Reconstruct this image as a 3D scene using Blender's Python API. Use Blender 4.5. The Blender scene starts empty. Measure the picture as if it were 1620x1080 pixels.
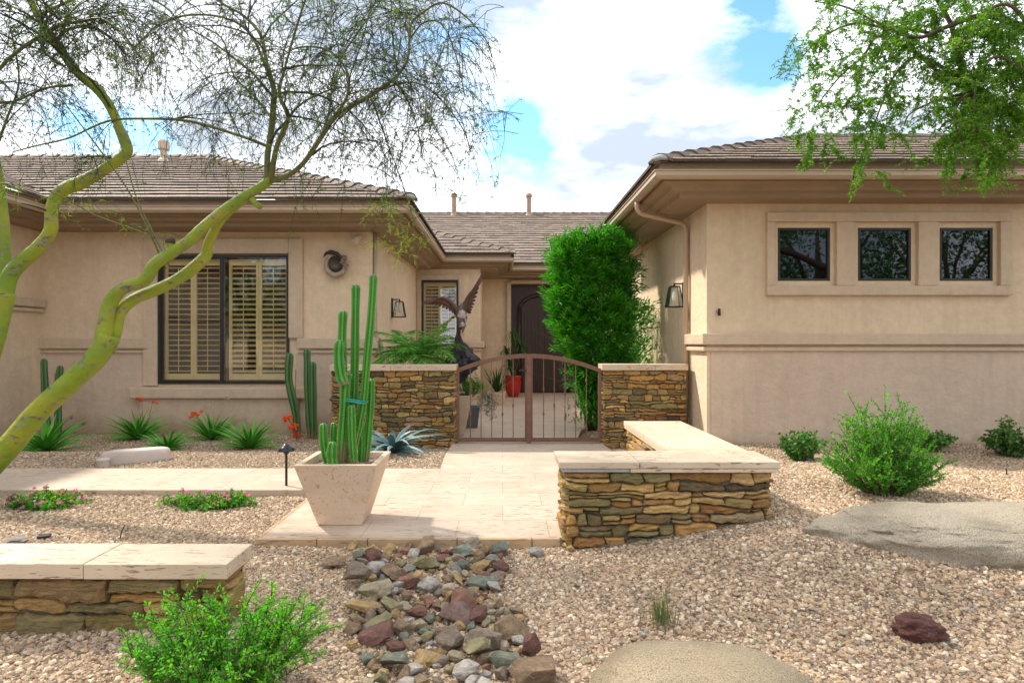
import bpy, bmesh, math, random
import numpy as np
from mathutils import Vector, Matrix, noise as mnoise

scene = bpy.context.scene
C = scene.collection
R = math.radians
random.seed(7)
rng = np.random.default_rng(11)

# ------------------------------------------------------------------ camera
cam_data = bpy.data.cameras.new("Camera")
cam = bpy.data.objects.new("Camera", cam_data)
C.objects.link(cam)
cam.location = (0, 0, 1.3)
cam.rotation_euler = (R(90), 0, 0)
cam_data.sensor_width = 36.0
cam_data.lens = 36.0 * 1000 / 1620
cam_data.shift_x = 15 / 1620
cam_data.shift_y = 2 / 1620
cam_data.clip_end = 2000
scene.camera = cam

# ------------------------------------------------------------------ light
SUN_DIR = Vector((-0.80, 0.52, 0.98)).normalized()      # towards the sun: behind the house, to the left
sun_elev = math.asin(SUN_DIR.z)
sun_az = math.atan2(SUN_DIR.x, SUN_DIR.y)
sd = bpy.data.lights.new("Sun", 'SUN')
sd.energy = 3.6
sd.angle = R(3)
sd.color = (1.0, 0.93, 0.82)
so = bpy.data.objects.new("Sun", sd)
C.objects.link(so)
so.rotation_euler = (-SUN_DIR).to_track_quat('-Z', 'Y').to_euler()
so.location = (-10, 10, 20)

world = bpy.data.worlds.new("World")
scene.world = world
world.use_nodes = True
wn = world.node_tree
for n in list(wn.nodes):
    wn.nodes.remove(n)
def wnode(t, **kw):
    n = wn.nodes.new(t)
    for k, v in kw.items():
        setattr(n, k, v)
    return n
w_out = wnode('ShaderNodeOutputWorld')
sky = wnode('ShaderNodeTexSky', sky_type='NISHITA', sun_disc=False)
sky.sun_elevation = sun_elev
sky.sun_rotation = sun_az
sky.air_density = 1.0
sky.dust_density = 0.3
sky.ozone_density = 0.5
bg_sky = wnode('ShaderNodeBackground')
bg_sky.inputs[1].default_value = 0.15
sky_tint = wnode('ShaderNodeMix', data_type='RGBA', blend_type='MULTIPLY')
sky_tint.inputs[0].default_value = 1.0
sky_tint.inputs[7].default_value = (0.80, 1.12, 1.16, 1)
wn.links.new(sky.outputs[0], sky_tint.inputs[6])
wn.links.new(sky_tint.outputs[2], bg_sky.inputs[0])
bg_cl = wnode('ShaderNodeBackground')
tc = wnode('ShaderNodeTexCoord')
sep = wnode('ShaderNodeSeparateXYZ')
wn.links.new(tc.outputs['Generated'], sep.inputs[0])
mp = wnode('ShaderNodeMapping')
mp.inputs['Scale'].default_value = (2.2, 2.2, 4.2)
mp.inputs['Location'].default_value = (0.3, 0.1, 0.4)
wn.links.new(tc.outputs['Generated'], mp.inputs[0])
n1 = wnode('ShaderNodeTexNoise')
n1.inputs['Scale'].default_value = 1.3
n1.inputs['Detail'].default_value = 9
n1.inputs['Roughness'].default_value = 0.62
n1.inputs['Distortion'].default_value = 0.3
wn.links.new(mp.outputs[0], n1.inputs['Vector'])
def wmath(op, a, b=None, clamp=False):
    n = wnode('ShaderNodeMath', operation=op, use_clamp=clamp)
    for i, v in enumerate((a, b)):
        if v is None:
            continue
        if isinstance(v, (int, float)):
            n.inputs[i].default_value = v
        else:
            wn.links.new(v, n.inputs[i])
    return n.outputs[0]
def hole(dx, dz, r, amt):
    """a gap in the clouds around a sky direction"""
    d = Vector((dx, 1, dz)).normalized()
    vm = wnode('ShaderNodeVectorMath', operation='DISTANCE')
    wn.links.new(tc.outputs['Generated'], vm.inputs[0])
    vm.inputs[1].default_value = d
    mr = wnode('ShaderNodeMapRange')
    wn.links.new(vm.outputs['Value'], mr.inputs[0])
    mr.inputs[1].default_value = 0.0
    mr.inputs[2].default_value = r
    mr.inputs[3].default_value = amt
    mr.inputs[4].default_value = 0.0
    return mr.outputs[0]
dens = wmath('ADD', n1.outputs[0], 0.13)
for h in [(0.40, 0.53, 0.13, 0.42), (0.44, 0.44, 0.07, 0.20), (0.03, 0.335, 0.085, 0.20), (-0.03, 0.235, 0.08, 0.20), (0.06, 0.27, 0.05, 0.14),
          (-0.68, 0.35, 0.09, 0.3), (-0.55, 0.33, 0.07, 0.22)]:
    dens = wmath('SUBTRACT', dens, hole(*h))
mrc = wnode('ShaderNodeMapRange', clamp=True)
wn.links.new(dens, mrc.inputs[0])
mrc.inputs[1].default_value = 0.39
mrc.inputs[2].default_value = 0.54
# cloud brightness: soft grey folds
mp2 = wnode('ShaderNodeMapping')
mp2.inputs['Scale'].default_value = (2.0, 2.0, 5.5)
wn.links.new(tc.outputs['Generated'], mp2.inputs[0])
n2 = wnode('ShaderNodeTexNoise')
n2.inputs['Scale'].default_value = 1.8
n2.inputs['Detail'].default_value = 6
wn.links.new(mp2.outputs[0], n2.inputs['Vector'])
crp = wnode('ShaderNodeValToRGB')
crp.color_ramp.elements[0].position = 0.40
crp.color_ramp.elements[0].color = (0.36, 0.41, 0.48, 1)
crp.color_ramp.elements[1].position = 0.56
crp.color_ramp.elements[1].color = (0.93, 0.95, 1.0, 1)
wn.links.new(n2.outputs[0], crp.inputs[0])
wn.links.new(crp.outputs[0], bg_cl.inputs[0])
bg_cl.inputs[1].default_value = 1.2
wmix = wnode('ShaderNodeMixShader')
wn.links.new(mrc.outputs[0], wmix.inputs[0])
wn.links.new(bg_sky.outputs[0], wmix.inputs[1])
wn.links.new(bg_cl.outputs[0], wmix.inputs[2])
wn.links.new(wmix.outputs[0], w_out.inputs[0])

scene.view_settings.view_transform = 'Standard'
scene.view_settings.look = 'None'
scene.view_settings.exposure = 0.80
scene.view_settings.gamma = 1.0
scene.cycles.max_bounces = 8
scene.cycles.transparent_max_bounces = 12
scene.cycles.use_denoising = True

# ------------------------------------------------------------------ helpers
def px(x, y, d):
    """point seen at photo pixel (x, y) standing d metres in front of the viewpoint"""
    return Vector(((x - 795) * d / 1000, d, 1.3 + (542 - y) * d / 1000))

def smooth01(a, b, x):
    t = min(1, max(0, (x - a) / (b - a)))
    return t * t * (3 - 2 * t)

def ground_z(x, y):
    m = 0.20 * smooth01(0.35, 1.9, x) * smooth01(2.6, 3.7, y) * (1 - smooth01(4.9, 7.2, y)) * (1 - 0.5 * smooth01(4, 8, x))
    dip = -0.17 * smooth01(7.3, 8.7, y) * (1 - smooth01(1.6, 2.8, x))
    n = 0.016 * mnoise.noise(Vector((x * 1.1, y * 1.1, 0))) if -9 < x < 10 and y < 9 else 0
    bed = -0.05 * math.exp(-((x + 0.22 * 1 + 0.10) / 0.42) ** 2) * (1 - smooth01(3.6, 3.95, y)) if y < 4 else 0
    return m + dip + n + bed

def tag(o, label=None, cat=None, group=None, kind=None):
    if label: o['label'] = label
    if cat: o['category'] = cat
    if group: o['group'] = group
    if kind: o['kind'] = kind
    return o

def thing(name, label, cat, loc=(0, 0, 0), group=None):
    o = bpy.data.objects.new(name, None)
    o.empty_display_size = 0.2
    C.objects.link(o)
    o.location = loc
    tag(o, label, cat, group)
    return o

def wloc(o):
    v = Vector((0, 0, 0))
    while o:
        v += o.location
        o = o.parent
    return v

class MB:
    def __init__(s):
        s.v = []; s.f = []; s.c = []
    def add(s, verts, faces, col=(1, 1, 1)):
        b = len(s.v)
        s.v.extend([tuple(p) for p in verts])
        s.f.extend([tuple(i + b for i in f) for f in faces])
        s.c.extend([col] * len(faces))
    def box(s, x0, x1, y0, y1, z0, z1, col=(1, 1, 1), M=None):
        vs = [Vector((x, y, z)) for z in (z0, z1) for y in (y0, y1) for x in (x0, x1)]
        if M is not None: vs = [M @ p for p in vs]
        s.add(vs, [(0, 2, 3, 1), (4, 5, 7, 6), (0, 1, 5, 4), (2, 6, 7, 3), (0, 4, 6, 2), (1, 3, 7, 5)], col)
    def tube(s, pts, rad, n=6, col=(1, 1, 1), cap=True):
        pts = [Vector(p) for p in pts]
        if isinstance(rad, (int, float)): rad = [rad] * len(pts)
        up = None
        vs = []
        for i, p in enumerate(pts):
            t = (pts[min(i + 1, len(pts) - 1)] - pts[max(i - 1, 0)])
            if t.length < 1e-9: t = Vector((0, 0, 1))
            t.normalize()
            if up is None:
                up = t.orthogonal().normalized()
            up = (up - t * up.dot(t))
            up = up.normalized() if up.length > 1e-6 else t.orthogonal().normalized()
            w = t.cross(up)
            for k in range(n):
                a = 2 * math.pi * k / n
                vs.append(p + (up * math.cos(a) + w * math.sin(a)) * rad[i])
        fs = []
        for i in range(len(pts) - 1):
            for k in range(n):
                k2 = (k + 1) % n
                fs.append((i * n + k, i * n + k2, (i + 1) * n + k2, (i + 1) * n + k))
        if cap:
            fs.append(tuple(range(n))[::-1])
            fs.append(tuple((len(pts) - 1) * n + k for k in range(n)))
        s.add(vs, fs, col)
    def lathe(s, prof, n=20, center=(0, 0, 0), col=(1, 1, 1), axis='Z'):
        cx, cy, cz = center
        vs = []
        for r, z in prof:
            for k in range(n):
                a = 2 * math.pi * k / n
                if axis == 'Z': vs.append((cx + r * math.cos(a), cy + r * math.sin(a), cz + z))
                else: vs.append((cx + r * math.cos(a), cy + z, cz + r * math.sin(a)))
        fs = [(i * n + k, i * n + (k + 1) % n, (i + 1) * n + (k + 1) % n, (i + 1) * n + k) for i in range(len(prof) - 1) for k in range(n)]
        fs.append(tuple(range(n))[::-1]); fs.append(tuple((len(prof) - 1) * n + k for k in range(n)))
        s.add(vs, fs, col)
    def build(s, name, mat, parent=None, smooth=False, bevel=0, world=True):
        me = bpy.data.meshes.new(name)
        me.from_pydata(s.v, [], s.f)
        at = me.attributes.new('Col', 'FLOAT_VECTOR', 'FACE')
        at.data.foreach_set('vector', np.array(s.c, dtype=np.float32).ravel())
        if smooth: me.polygons.foreach_set('use_smooth', [True] * len(s.f))
        me.materials.append(mat)
        me.update()
        o = bpy.data.objects.new(name, me)
        C.objects.link(o)
        if parent is not None:
            o.parent = parent
            if world: o.location = -wloc(parent)
        if bevel:
            m = o.modifiers.new('bevel', 'BEVEL')
            m.width = bevel; m.segments = 2; m.limit_method = 'ANGLE'; m.angle_limit = R(40)
        return o

def recentre(o, p):
    """move the origin of a top-level mesh to its base point"""
    p = Vector(p)
    o.data.transform(Matrix.Translation(-p))
    o.location = p
    return o

# ------------------------------------------------------------------ materials
class NT:
    def __init__(s, name):
        s.m = bpy.data.materials.new(name)
        s.m.use_nodes = True
        s.t = s.m.node_tree
        for n in list(s.t.nodes): s.t.nodes.remove(n)
        s.out = s.n('ShaderNodeOutputMaterial')
    def n(s, t, **kw):
        n = s.t.nodes.new(t)
        for k, v in kw.items(): setattr(n, k, v)
        return n
    def l(s, a, b): s.t.links.new(a, b)
    def set(s, sock, v):
        if isinstance(v, (int, float)): sock.default_value = v
        elif isinstance(v, (tuple, list)): sock.default_value = (*v, 1)[:4] if len(sock.default_value) == 4 else v
        else: s.l(v, sock)
    def coord(s, scale=(1, 1, 1), which='Object', rot=(0, 0, 0)):
        tc = s.n('ShaderNodeTexCoord'); mp = s.n('ShaderNodeMapping')
        mp.inputs['Scale'].default_value = scale
        mp.inputs['Rotation'].default_value = rot
        s.l(tc.outputs[which], mp.inputs[0])
        return mp.outputs[0]
    def noise(s, scale, vec, detail=4, rough=0.55, dist=0):
        n = s.n('ShaderNodeTexNoise')
        n.inputs['Scale'].default_value = scale; n.inputs['Detail'].default_value = detail
        n.inputs['Roughness'].default_value = rough; n.inputs['Distortion'].default_value = dist
        s.l(vec, n.inputs['Vector'])
        return n.outputs[0]
    def ramp(s, fac, stops):
        r = s.n('ShaderNodeValToRGB')
        e = r.color_ramp.elements
        while len(e) < len(stops): e.new(0.5)
        for i, (p, c) in enumerate(stops):
            e[i].position = p
            e[i].color = (*c, 1) if isinstance(c, (tuple, list)) else (c, c, c, 1)
        s.l(fac, r.inputs[0])
        return r.outputs[0]
    def mix(s, fac, a, b, mode='MIX'):
        m = s.n('ShaderNodeMix', data_type='RGBA', blend_type=mode)
        s.set(m.inputs[0], fac)
        s.set(m.inputs[6], a); s.set(m.inputs[7], b)
        return m.outputs[2]
    def math(s, op, a, b=0.0, clamp=False):
        m = s.n('ShaderNodeMath', operation=op, use_clamp=clamp)
        s.set(m.inputs[0], a); s.set(m.inputs[1], b)
        return m.outputs[0]
    def attr(s, name='Col'):
        a = s.n('ShaderNodeAttribute'); a.attribute_name = name
        return a.outputs['Vector']
    def bump(s, h, strength=0.5, dist=0.01, nrm=None):
        b = s.n('ShaderNodeBump')
        b.inputs['Strength'].default_value = strength; b.inputs['Distance'].default_value = dist
        s.l(h, b.inputs['Height'])
        if nrm is not None: s.l(nrm, b.inputs['Normal'])
        return b.outputs[0]
    def bsdf(s, col, rough=0.8, nrm=None, metal=0, spec=0.5, **kw):
        p = s.n('ShaderNodeBsdfPrincipled')
        s.set(p.inputs['Base Color'], col); s.set(p.inputs['Roughness'], rough)
        p.inputs['Metallic'].default_value = metal
        p.inputs['Specular IOR Level'].default_value = spec
        for k, v in kw.items(): s.set(p.inputs[k.replace('_', ' ')], v)
        if nrm is not None: s.l(nrm, p.inputs['Normal'])
        s.l(p.outputs[0], s.out.inputs[0])
        return p

def simple(name, c1, c2=None, scale=6, rough=0.75, bump=0.0, bscale=80, bdist=0.004, attr=False, stretch=(1, 1, 1), metal=0, spec=0.4, detail=5):
    t = NT(name)
    v = t.coord(stretch)
    c2 = c2 or tuple(x * 0.8 for x in c1)
    col = t.mix(t.ramp(t.noise(scale, v, detail), [(0.3, 0.0), (0.7, 1.0)]), c1, c2)
    if attr: col = t.mix(1.0, col, t.attr(), 'MULTIPLY')
    nr = t.bump(t.noise(bscale, v, 3), bump, bdist) if bump else None
    t.bsdf(col, rough, nr, metal, spec)
    return t.m

def stucco(name, c, var=0.85):
    t = NT(name)
    v = t.coord()
    big = t.noise(0.7, v, 5, 0.6)
    c2 = tuple(x * var for x in c)
    col = t.mix(t.ramp(big, [(0.35, 0.0), (0.7, 1.0)]), c, c2)
    mott = t.ramp(t.noise(9, v, 4, 0.7), [(0.35, 0.93), (0.65, 1.04)])
    col = t.mix(1.0, col, mott, 'MULTIPLY')
    # soil splash and runoff along the foot of the wall
    sp = t.n('ShaderNodeSeparateXYZ'); t.l(v, sp.inputs[0])
    foot = t.math('ADD', sp.outputs[2], t.math('MULTIPLY', t.noise(5, v, 4, 0.6), 0.55))
    col = t.mix(1.0, col, t.ramp(foot, [(0.12, (0.74, 0.68, 0.62)), (0.42, (1, 1, 1))]), 'MULTIPLY')
    vs = t.coord((7, 7, 0.5))
    streak = t.ramp(t.noise(1.2, vs, 4, 0.6), [(0.36, 0.90), (0.55, 1.0)])
    col = t.mix(0.6, col, t.mix(1.0, col, streak, 'MULTIPLY'))
    h = t.noise(110, v, 4, 0.7)
    h2 = t.noise(14, v, 3, 0.5)
    nb = t.bump(t.noise(3.5, t.coord((1, 1, 1.6)), 6, 0.7, 1.2), 0.5, 0.03)
    nb = t.bump(h2, 0.45, 0.012, nb)
    nb = t.bump(h, 0.6, 0.005, nb)
    t.bsdf(col, 0.92, nb, 0, 0.2)
    return t.m

M_wall = stucco('stucco_tan', (0.76, 0.59, 0.405))
M_wall2 = stucco('stucco_low', (0.66, 0.505, 0.375))
M_trim = stucco('stucco_trim', (0.63, 0.485, 0.345), 0.9)
M_fascia = simple('fascia_paint', (0.34, 0.24, 0.155), (0.28, 0.195, 0.125), 3, 0.6, 0.1, 60)
M_gutter = simple('gutter_paint', (0.46, 0.345, 0.235), (0.40, 0.295, 0.20), 2, 0.4, 0.0, spec=0.5)
M_bronze = simple('bronze_frame', (0.030, 0.024, 0.020), (0.02, 0.017, 0.015), 5, 0.4)
M_dark = simple('dark_interior', (0.02, 0.018, 0.016), None, 3, 0.9)
M_cream = simple('shutter_paint', (0.97, 0.84, 0.42), (0.92, 0.78, 0.38), 3, 0.45)
M_black = simple('black_metal', (0.018, 0.018, 0.02), (0.03, 0.03, 0.03), 12, 0.4, metal=0.3)
M_rustpaint = simple('gate_paint', (0.20, 0.095, 0.055), (0.14, 0.065, 0.04), 14, 0.5, 0.15, 120, spec=0.45)
M_door = simple('door_wood', (0.060, 0.035, 0.028), (0.035, 0.02, 0.016), 3, 0.45, 0.2, 30, stretch=(14, 14, 0.6))
M_pipe = simple('vent_paint', (0.42, 0.28, 0.19), None, 8, 0.6)
M_mortar = simple('mortar', (0.24, 0.20, 0.15), (0.12, 0.095, 0.07), 16, 0.95, 0.7, 60, 0.01)
M_lightmortar = simple('hip_mortar', (0.42, 0.42, 0.42), (0.3, 0.3, 0.31), 14, 0.95, 0.7, 60, 0.01)

def roof_mat():
    t = NT('roof_tile')
    v = t.coord()
    col = t.mix(t.ramp(t.noise(3.0, v, 6, 0.65), [(0.3, 0.0), (0.7, 1.0)]), (0.225, 0.165, 0.125), (0.145, 0.105, 0.08))
    col = t.mix(t.ramp(t.noise(28, v, 4), [(0.55, 0.0), (0.75, 0.5)]), col, (0.50, 0.42, 0.35))
    col = t.mix(1.0, col, t.attr(), 'MULTIPLY')
    t.bsdf(col, 0.75, t.bump(t.noise(70, v, 4, 0.7), 0.5, 0.005), 0, 0.35)
    return t.m
M_roof = roof_mat()

def stone_mat():
    t = NT('ledge_stone')
    v = t.coord((1, 1, 1))
    strata = t.noise(9, t.coord((1.2, 1.2, 9)), 6, 0.7, 0.8)
    n = t.noise(14, v, 6, 0.7)
    a = t.attr()
    col = t.mix(t.ramp(strata, [(0.32, 0.0), (0.68, 1.0)]), t.mix(1.0, a, (0.62, 0.58, 0.55), 'MULTIPLY'), t.mix(1.0, a, (1.45, 1.32, 1.1), 'MULTIPLY'))
    col = t.mix(t.ramp(n, [(0.50, 0.0), (0.72, 0.55)]), col, (0.36, 0.20, 0.07))
    col = t.mix(t.ramp(t.noise(6, v, 4), [(0.58, 0.0), (0.74, 0.4)]), col, (0.13, 0.12, 0.08))
    col = t.mix(t.ramp(t.noise(60, v, 3), [(0.6, 0.0), (0.8, 0.35)]), col, (0.5, 0.42, 0.3))
    col = t.mix(1.0, col, (1.04, 0.94, 0.80), 'MULTIPLY')
    nb = t.bump(strata, 0.9, 0.02)
    nb = t.bump(t.noise(45, v, 5, 0.7), 0.6, 0.008, nb)
    t.bsdf(col, 0.8, nb, 0, 0.35)
    return t.m
M_stone = stone_mat()

def travertine(name, c1, c2, joints=None, amount=1.0, rot=0, orange=0.0, sc=(10, 62, 62), sc2=(26, 120, 120)):
    """limestone slabs with long dark pits; joints=(tile_w, tile_h) draws grout lines in plan"""
    t = NT(name)
    v = t.coord((1, 1, 1), rot=(0, 0, rot))
    base = t.mix(t.ramp(t.noise(2.2, v, 5), [(0.3, 0.0), (0.7, 1.0)]), c1, c2)
    base = t.mix(t.ramp(t.noise(1.5, t.coord((1.5, 9, 9), rot=(0, 0, rot)), 5, 0.6), [(0.35, 0.0), (0.8, 0.55)]), base, tuple(x * 0.78 for x in c2))
    p1 = t.noise(1.0, t.coord(sc, rot=(0, 0, rot)), 3, 0.5, 0.4)
    p2 = t.noise(1.0, t.coord(sc2, rot=(0, 0, rot)), 2, 0.5)
    m1 = t.ramp(p1, [(0.61, 0.0), (0.645, amount)])
    m2 = t.ramp(p2, [(0.655, 0.0), (0.70, amount * 0.8)])
    reg = t.ramp(t.noise(1.7, v, 3), [(0.35, 0.25), (0.6, 1.0)])
    mask = t.math('MULTIPLY', t.math('MAXIMUM', m1, m2), reg)
    col = t.mix(mask, base, (0.20, 0.12, 0.065))
    if orange:
        col = t.mix(t.ramp(t.noise(4, t.coord((1, 1, 3)), 4), [(0.5, 0.0), (0.75, orange)]), col, (0.62, 0.34, 0.16))
    hgt = t.math('SUBTRACT', 1.0, mask)
    if joints:
        br = t.n('ShaderNodeTexBrick')
        br.offset = 0.5
        br.inputs['Scale'].default_value = 1
        br.inputs['Mortar Size'].default_value = 0.004
        br.inputs['Mortar Smooth'].default_value = 0.1
        br.inputs['Brick Width'].default_value = joints[0]
        br.inputs['Row Height'].default_value = joints[1]
        br.inputs['Color1'].default_value = (1, 1, 1, 1); br.inputs['Color2'].default_value = (0.94, 0.925, 0.90, 1)
        br.inputs['Mortar'].default_value = (0.80, 0.73, 0.64, 1)
        t.l(v, br.inputs['Vector'])
        col = t.mix(1.0, col, br.outputs['Color'], 'MULTIPLY')
        hgt = t.math('SUBTRACT', hgt, t.math('MULTIPLY', br.outputs['Fac'], 0.6))
    t.bsdf(col, 0.62, t.bump(hgt, 0.55, 0.004, t.bump(t.noise(60, v, 4), 0.15, 0.003)), 0, 0.35)
    return t.m
M_pave = travertine('travertine_paving', (0.60, 0.48, 0.365), (0.50, 0.385, 0.295), (0.61, 0.405))
M_cap = travertine('travertine_cap', (0.68, 0.55, 0.40), (0.56, 0.43, 0.30), None, 1.0)
M_planter = travertine('travertine_planter', (0.72, 0.56, 0.42), (0.62, 0.47, 0.33), None, 0.5, orange=0.45, sc=(48, 48, 34), sc2=(90, 90, 70))
M_edge = travertine('travertine_edge', (0.52, 0.36, 0.21), (0.42, 0.28, 0.16), None, 0.8, orange=0.5)

def gravel_ground():
    t = NT('gravel_base')
    v = t.coord()
    vo = t.n('ShaderNodeTexVoronoi', feature='F1'); vo.inputs['Scale'].default_value = 55; t.l(v, vo.inputs['Vector'])
    sepc = t.n('ShaderNodeSeparateColor'); t.l(vo.outputs['Color'], sepc.inputs[0])
    col = t.ramp(sepc.outputs[0], [(0.0, (0.22, 0.14, 0.095)), (0.3, (0.36, 0.26, 0.17)), (0.6, (0.44, 0.33, 0.23)), (0.85, (0.28, 0.22, 0.18)), (1.0, (0.52, 0.43, 0.33))])
    edge = t.ramp(vo.outputs['Distance'], [(0.25, 1.0), (0.75, 0.35)])
    col = t.mix(1.0, col, edge, 'MULTIPLY')
    big = t.ramp(t.noise(0.6, v, 4), [(0.3, 0.85), (0.7, 1.05)])
    col = t.mix(1.0, col, big, 'MULTIPLY')
    inv = t.math('SUBTRACT', 1.0, vo.outputs['Distance'])
    t.bsdf(col, 0.9, t.bump(inv, 0.9, 0.012), 0, 0.2)
    return t.m
M_ground = gravel_ground()

def pebble_mat():
    t = NT('gravel_pebble')
    oi = t.n('ShaderNodeObjectInfo')
    col = t.ramp(oi.outputs['Random'], [(0.0, (0.19, 0.12, 0.08)), (0.16, (0.42, 0.29, 0.185)), (0.34, (0.50, 0.38, 0.25)), (0.52, (0.43, 0.32, 0.22)),
                                        (0.66, (0.25, 0.20, 0.165)), (0.78, (0.56, 0.45, 0.32)), (0.90, (0.68, 0.60, 0.47)), (1.0, (0.33, 0.185, 0.12))])
    v = t.coord((1, 1, 1))
    col = t.mix(1.0, col, t.ramp(t.noise(1.2, v, 3), [(0.3, 0.85), (0.7, 1.1)]), 'MULTIPLY')
    col = t.mix(1.0, col, (1.04, 1.0, 0.94), 'MULTIPLY')
    t.bsdf(col, 0.85, None, 0, 0.25)
    return t.m
M_pebble = pebble_mat()

def leaf_mat(name, c1, c2, trans=0.35, rough=0.5, scale=3.0):
    """foliage: per-leaf tint from the Col attribute, light passes through the blade"""
    t = NT(name)
    a = t.attr()
    v = t.coord()
    base = t.mix(t.ramp(t.noise(scale, v, 3), [(0.35, 0.0), (0.65, 1.0)]), c1, c2)
    col = t.mix(1.0, base, a, 'MULTIPLY')
    p = t.bsdf(col, rough, None, 0, 0.35)
    tr = t.n('ShaderNodeBsdfTranslucent')
    t.l(t.mix(1.0, col, (1.5, 1.7, 0.6), 'MULTIPLY'), tr.inputs[0])
    mx = t.n('ShaderNodeMixShader'); mx.inputs[0].default_value = trans
    t.l(p.outputs[0], mx.inputs[1]); t.l(tr.outputs[0], mx.inputs[2])
    t.l(mx.outputs[0], t.out.inputs[0])
    return t.m
M_hedge = leaf_mat('oleander_leaf', (0.035, 0.20, 0.012), (0.075, 0.32, 0.016), 0.35, 0.38)
M_shrubleaf = leaf_mat('bright_shrub_leaf', (0.06, 0.30, 0.014), (0.11, 0.38, 0.02), 0.4, 0.5)
M_darkleaf = leaf_mat('dark_shrub_leaf', (0.035, 0.12, 0.02), (0.05, 0.17, 0.022), 0.25, 0.35)
M_treeleaf = leaf_mat('mesquite_leaf', (0.08, 0.21, 0.013), (0.15, 0.31, 0.018), 0.45, 0.5)
M_pvleaf = leaf_mat('palo_verde_leaf', (0.07, 0.15, 0.03), (0.14, 0.2, 0.03), 0.35, 0.6)
M_agave = leaf_mat('agave_leaf', (0.09, 0.34, 0.03), (0.13, 0.42, 0.04), 0.15, 0.35)
M_blueagave = simple('blue_agave_leaf', (0.12, 0.21, 0.22), (0.09, 0.16, 0.18), 5, 0.5, attr=True)
M_palm = leaf_mat('palm_leaf', (0.07, 0.25, 0.03), (0.12, 0.33, 0.035), 0.3, 0.4)
M_flower = leaf_mat('orange_flower', (0.85, 0.14, 0.04), (0.8, 0.09, 0.03), 0.3, 0.6)
M_pink = leaf_mat('pink_flower', (0.72, 0.25, 0.55), (0.65, 0.18, 0.48), 0.3, 0.6)
M_twig = simple('palo_verde_twig', (0.036, 0.036, 0.020), (0.026, 0.022, 0.016), 3, 0.8, attr=True)
M_brownbark = simple('brown_bark', (0.12, 0.085, 0.06), (0.07, 0.05, 0.035), 8, 0.9, 0.8, 50, 0.01, stretch=(1, 1, 0.3))

def pv_bark():
    t = NT('palo_verde_bark')
    v = t.coord()
    g = t.mix(t.ramp(t.noise(2.3, v, 5, 0.6), [(0.36, 0.0), (0.64, 1.0)]), (0.17, 0.27, 0.012), (0.33, 0.33, 0.02))
    g = t.mix(t.ramp(t.noise(4, v, 4, 0.6), [(0.46, 0.0), (0.66, 0.7)]), g, (0.14, 0.24, 0.02))
    scar = t.ramp(t.noise(6, t.coord((1, 1, 2.0)), 8, 0.78, 0.8), [(0.54, 0.0), (0.60, 0.92)])
    g = t.mix(scar, g, t.ramp(t.noise(24, v, 3), [(0.4, (0.10, 0.08, 0.055)), (0.6, (0.27, 0.24, 0.17))]))
    pale = t.ramp(t.noise(30, v, 4, 0.7), [(0.66, 0.0), (0.74, 0.7)])
    g = t.mix(pale, g, (0.45, 0.42, 0.26))
    nb = t.bump(t.noise(6, t.coord((1, 1, 2.0)), 8, 0.78, 0.8), 0.8, 0.02)
    t.bsdf(g, 0.5, t.bump(t.noise(60, v, 4), 0.35, 0.004, nb), 0, 0.4)
    return t.m
M_pv = pv_bark()
M_branch = simple('palo_verde_branch', (0.085, 0.10, 0.028), (0.15, 0.15, 0.035), 2.2, 0.6, 0.3, 60)

def cactus_mat(name, c1, c2, light):
    t = NT(name)
    v = t.coord()
    col = t.mix(t.ramp(t.noise(4, v, 4), [(0.3, 0.0), (0.7, 1.0)]), c1, c2)
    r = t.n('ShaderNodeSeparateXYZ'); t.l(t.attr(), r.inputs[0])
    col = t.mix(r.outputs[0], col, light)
    cork = t.ramp(t.math('ADD', r.outputs[1], t.math('MULTIPLY', t.noise(16, v, 5, 0.7), 0.6)), [(0.62, 0.0), (0.85, 0.85)])
    col = t.mix(cork, col, (0.24, 0.19, 0.09))
    col = t.mix(t.ramp(t.noise(26, v, 5, 0.75), [(0.60, 0.0), (0.72, 0.45)]), col, (0.20, 0.24, 0.08))
    t.bsdf(col, 0.42, t.bump(t.noise(90, v, 2), 0.15, 0.002), 0, 0.5)
    return t.m
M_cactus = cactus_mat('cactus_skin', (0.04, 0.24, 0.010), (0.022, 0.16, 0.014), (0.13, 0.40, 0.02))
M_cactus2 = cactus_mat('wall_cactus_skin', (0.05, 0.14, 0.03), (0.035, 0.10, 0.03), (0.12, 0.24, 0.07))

def glass_mat(name='window_glass', k=1.0, tint=(0.9, 0.95, 0.93)):
    t = NT(name)
    fr = t.n('ShaderNodeFresnel'); fr.inputs[0].default_value = 1.55
    gl = t.n('ShaderNodeBsdfGlossy'); gl.inputs['Roughness'].default_value = 0.015
    gl.inputs['Color'].default_value = (0.9, 0.92, 1.0, 1)
    v = t.coord()
    t.l(t.bump(t.noise(1.6, v, 2), 0.08, 0.02), gl.inputs['Normal'])
    tr = t.n('ShaderNodeBsdfTransparent'); tr.inputs[0].default_value = (*tint, 1)
    mx = t.n('ShaderNodeMixShader')
    t.l(t.math('ADD', t.math('MULTIPLY', fr.outputs[0], k), 0.05 * k, True), mx.inputs[0])
    t.l(tr.outputs[0], mx.inputs[1]); t.l(gl.outputs[0], mx.inputs[2])
    t.l(mx.outputs[0], t.out.inputs[0])
    return t.m
M_glass = glass_mat('window_glass', 0.9, (1.0, 0.985, 0.95))
M_tinted = glass_mat('tinted_glass', 0.8, (0.15, 0.14, 0.17))
M_clear = glass_mat('lantern_glass', 1.4, (0.9, 0.95, 0.93))

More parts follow.
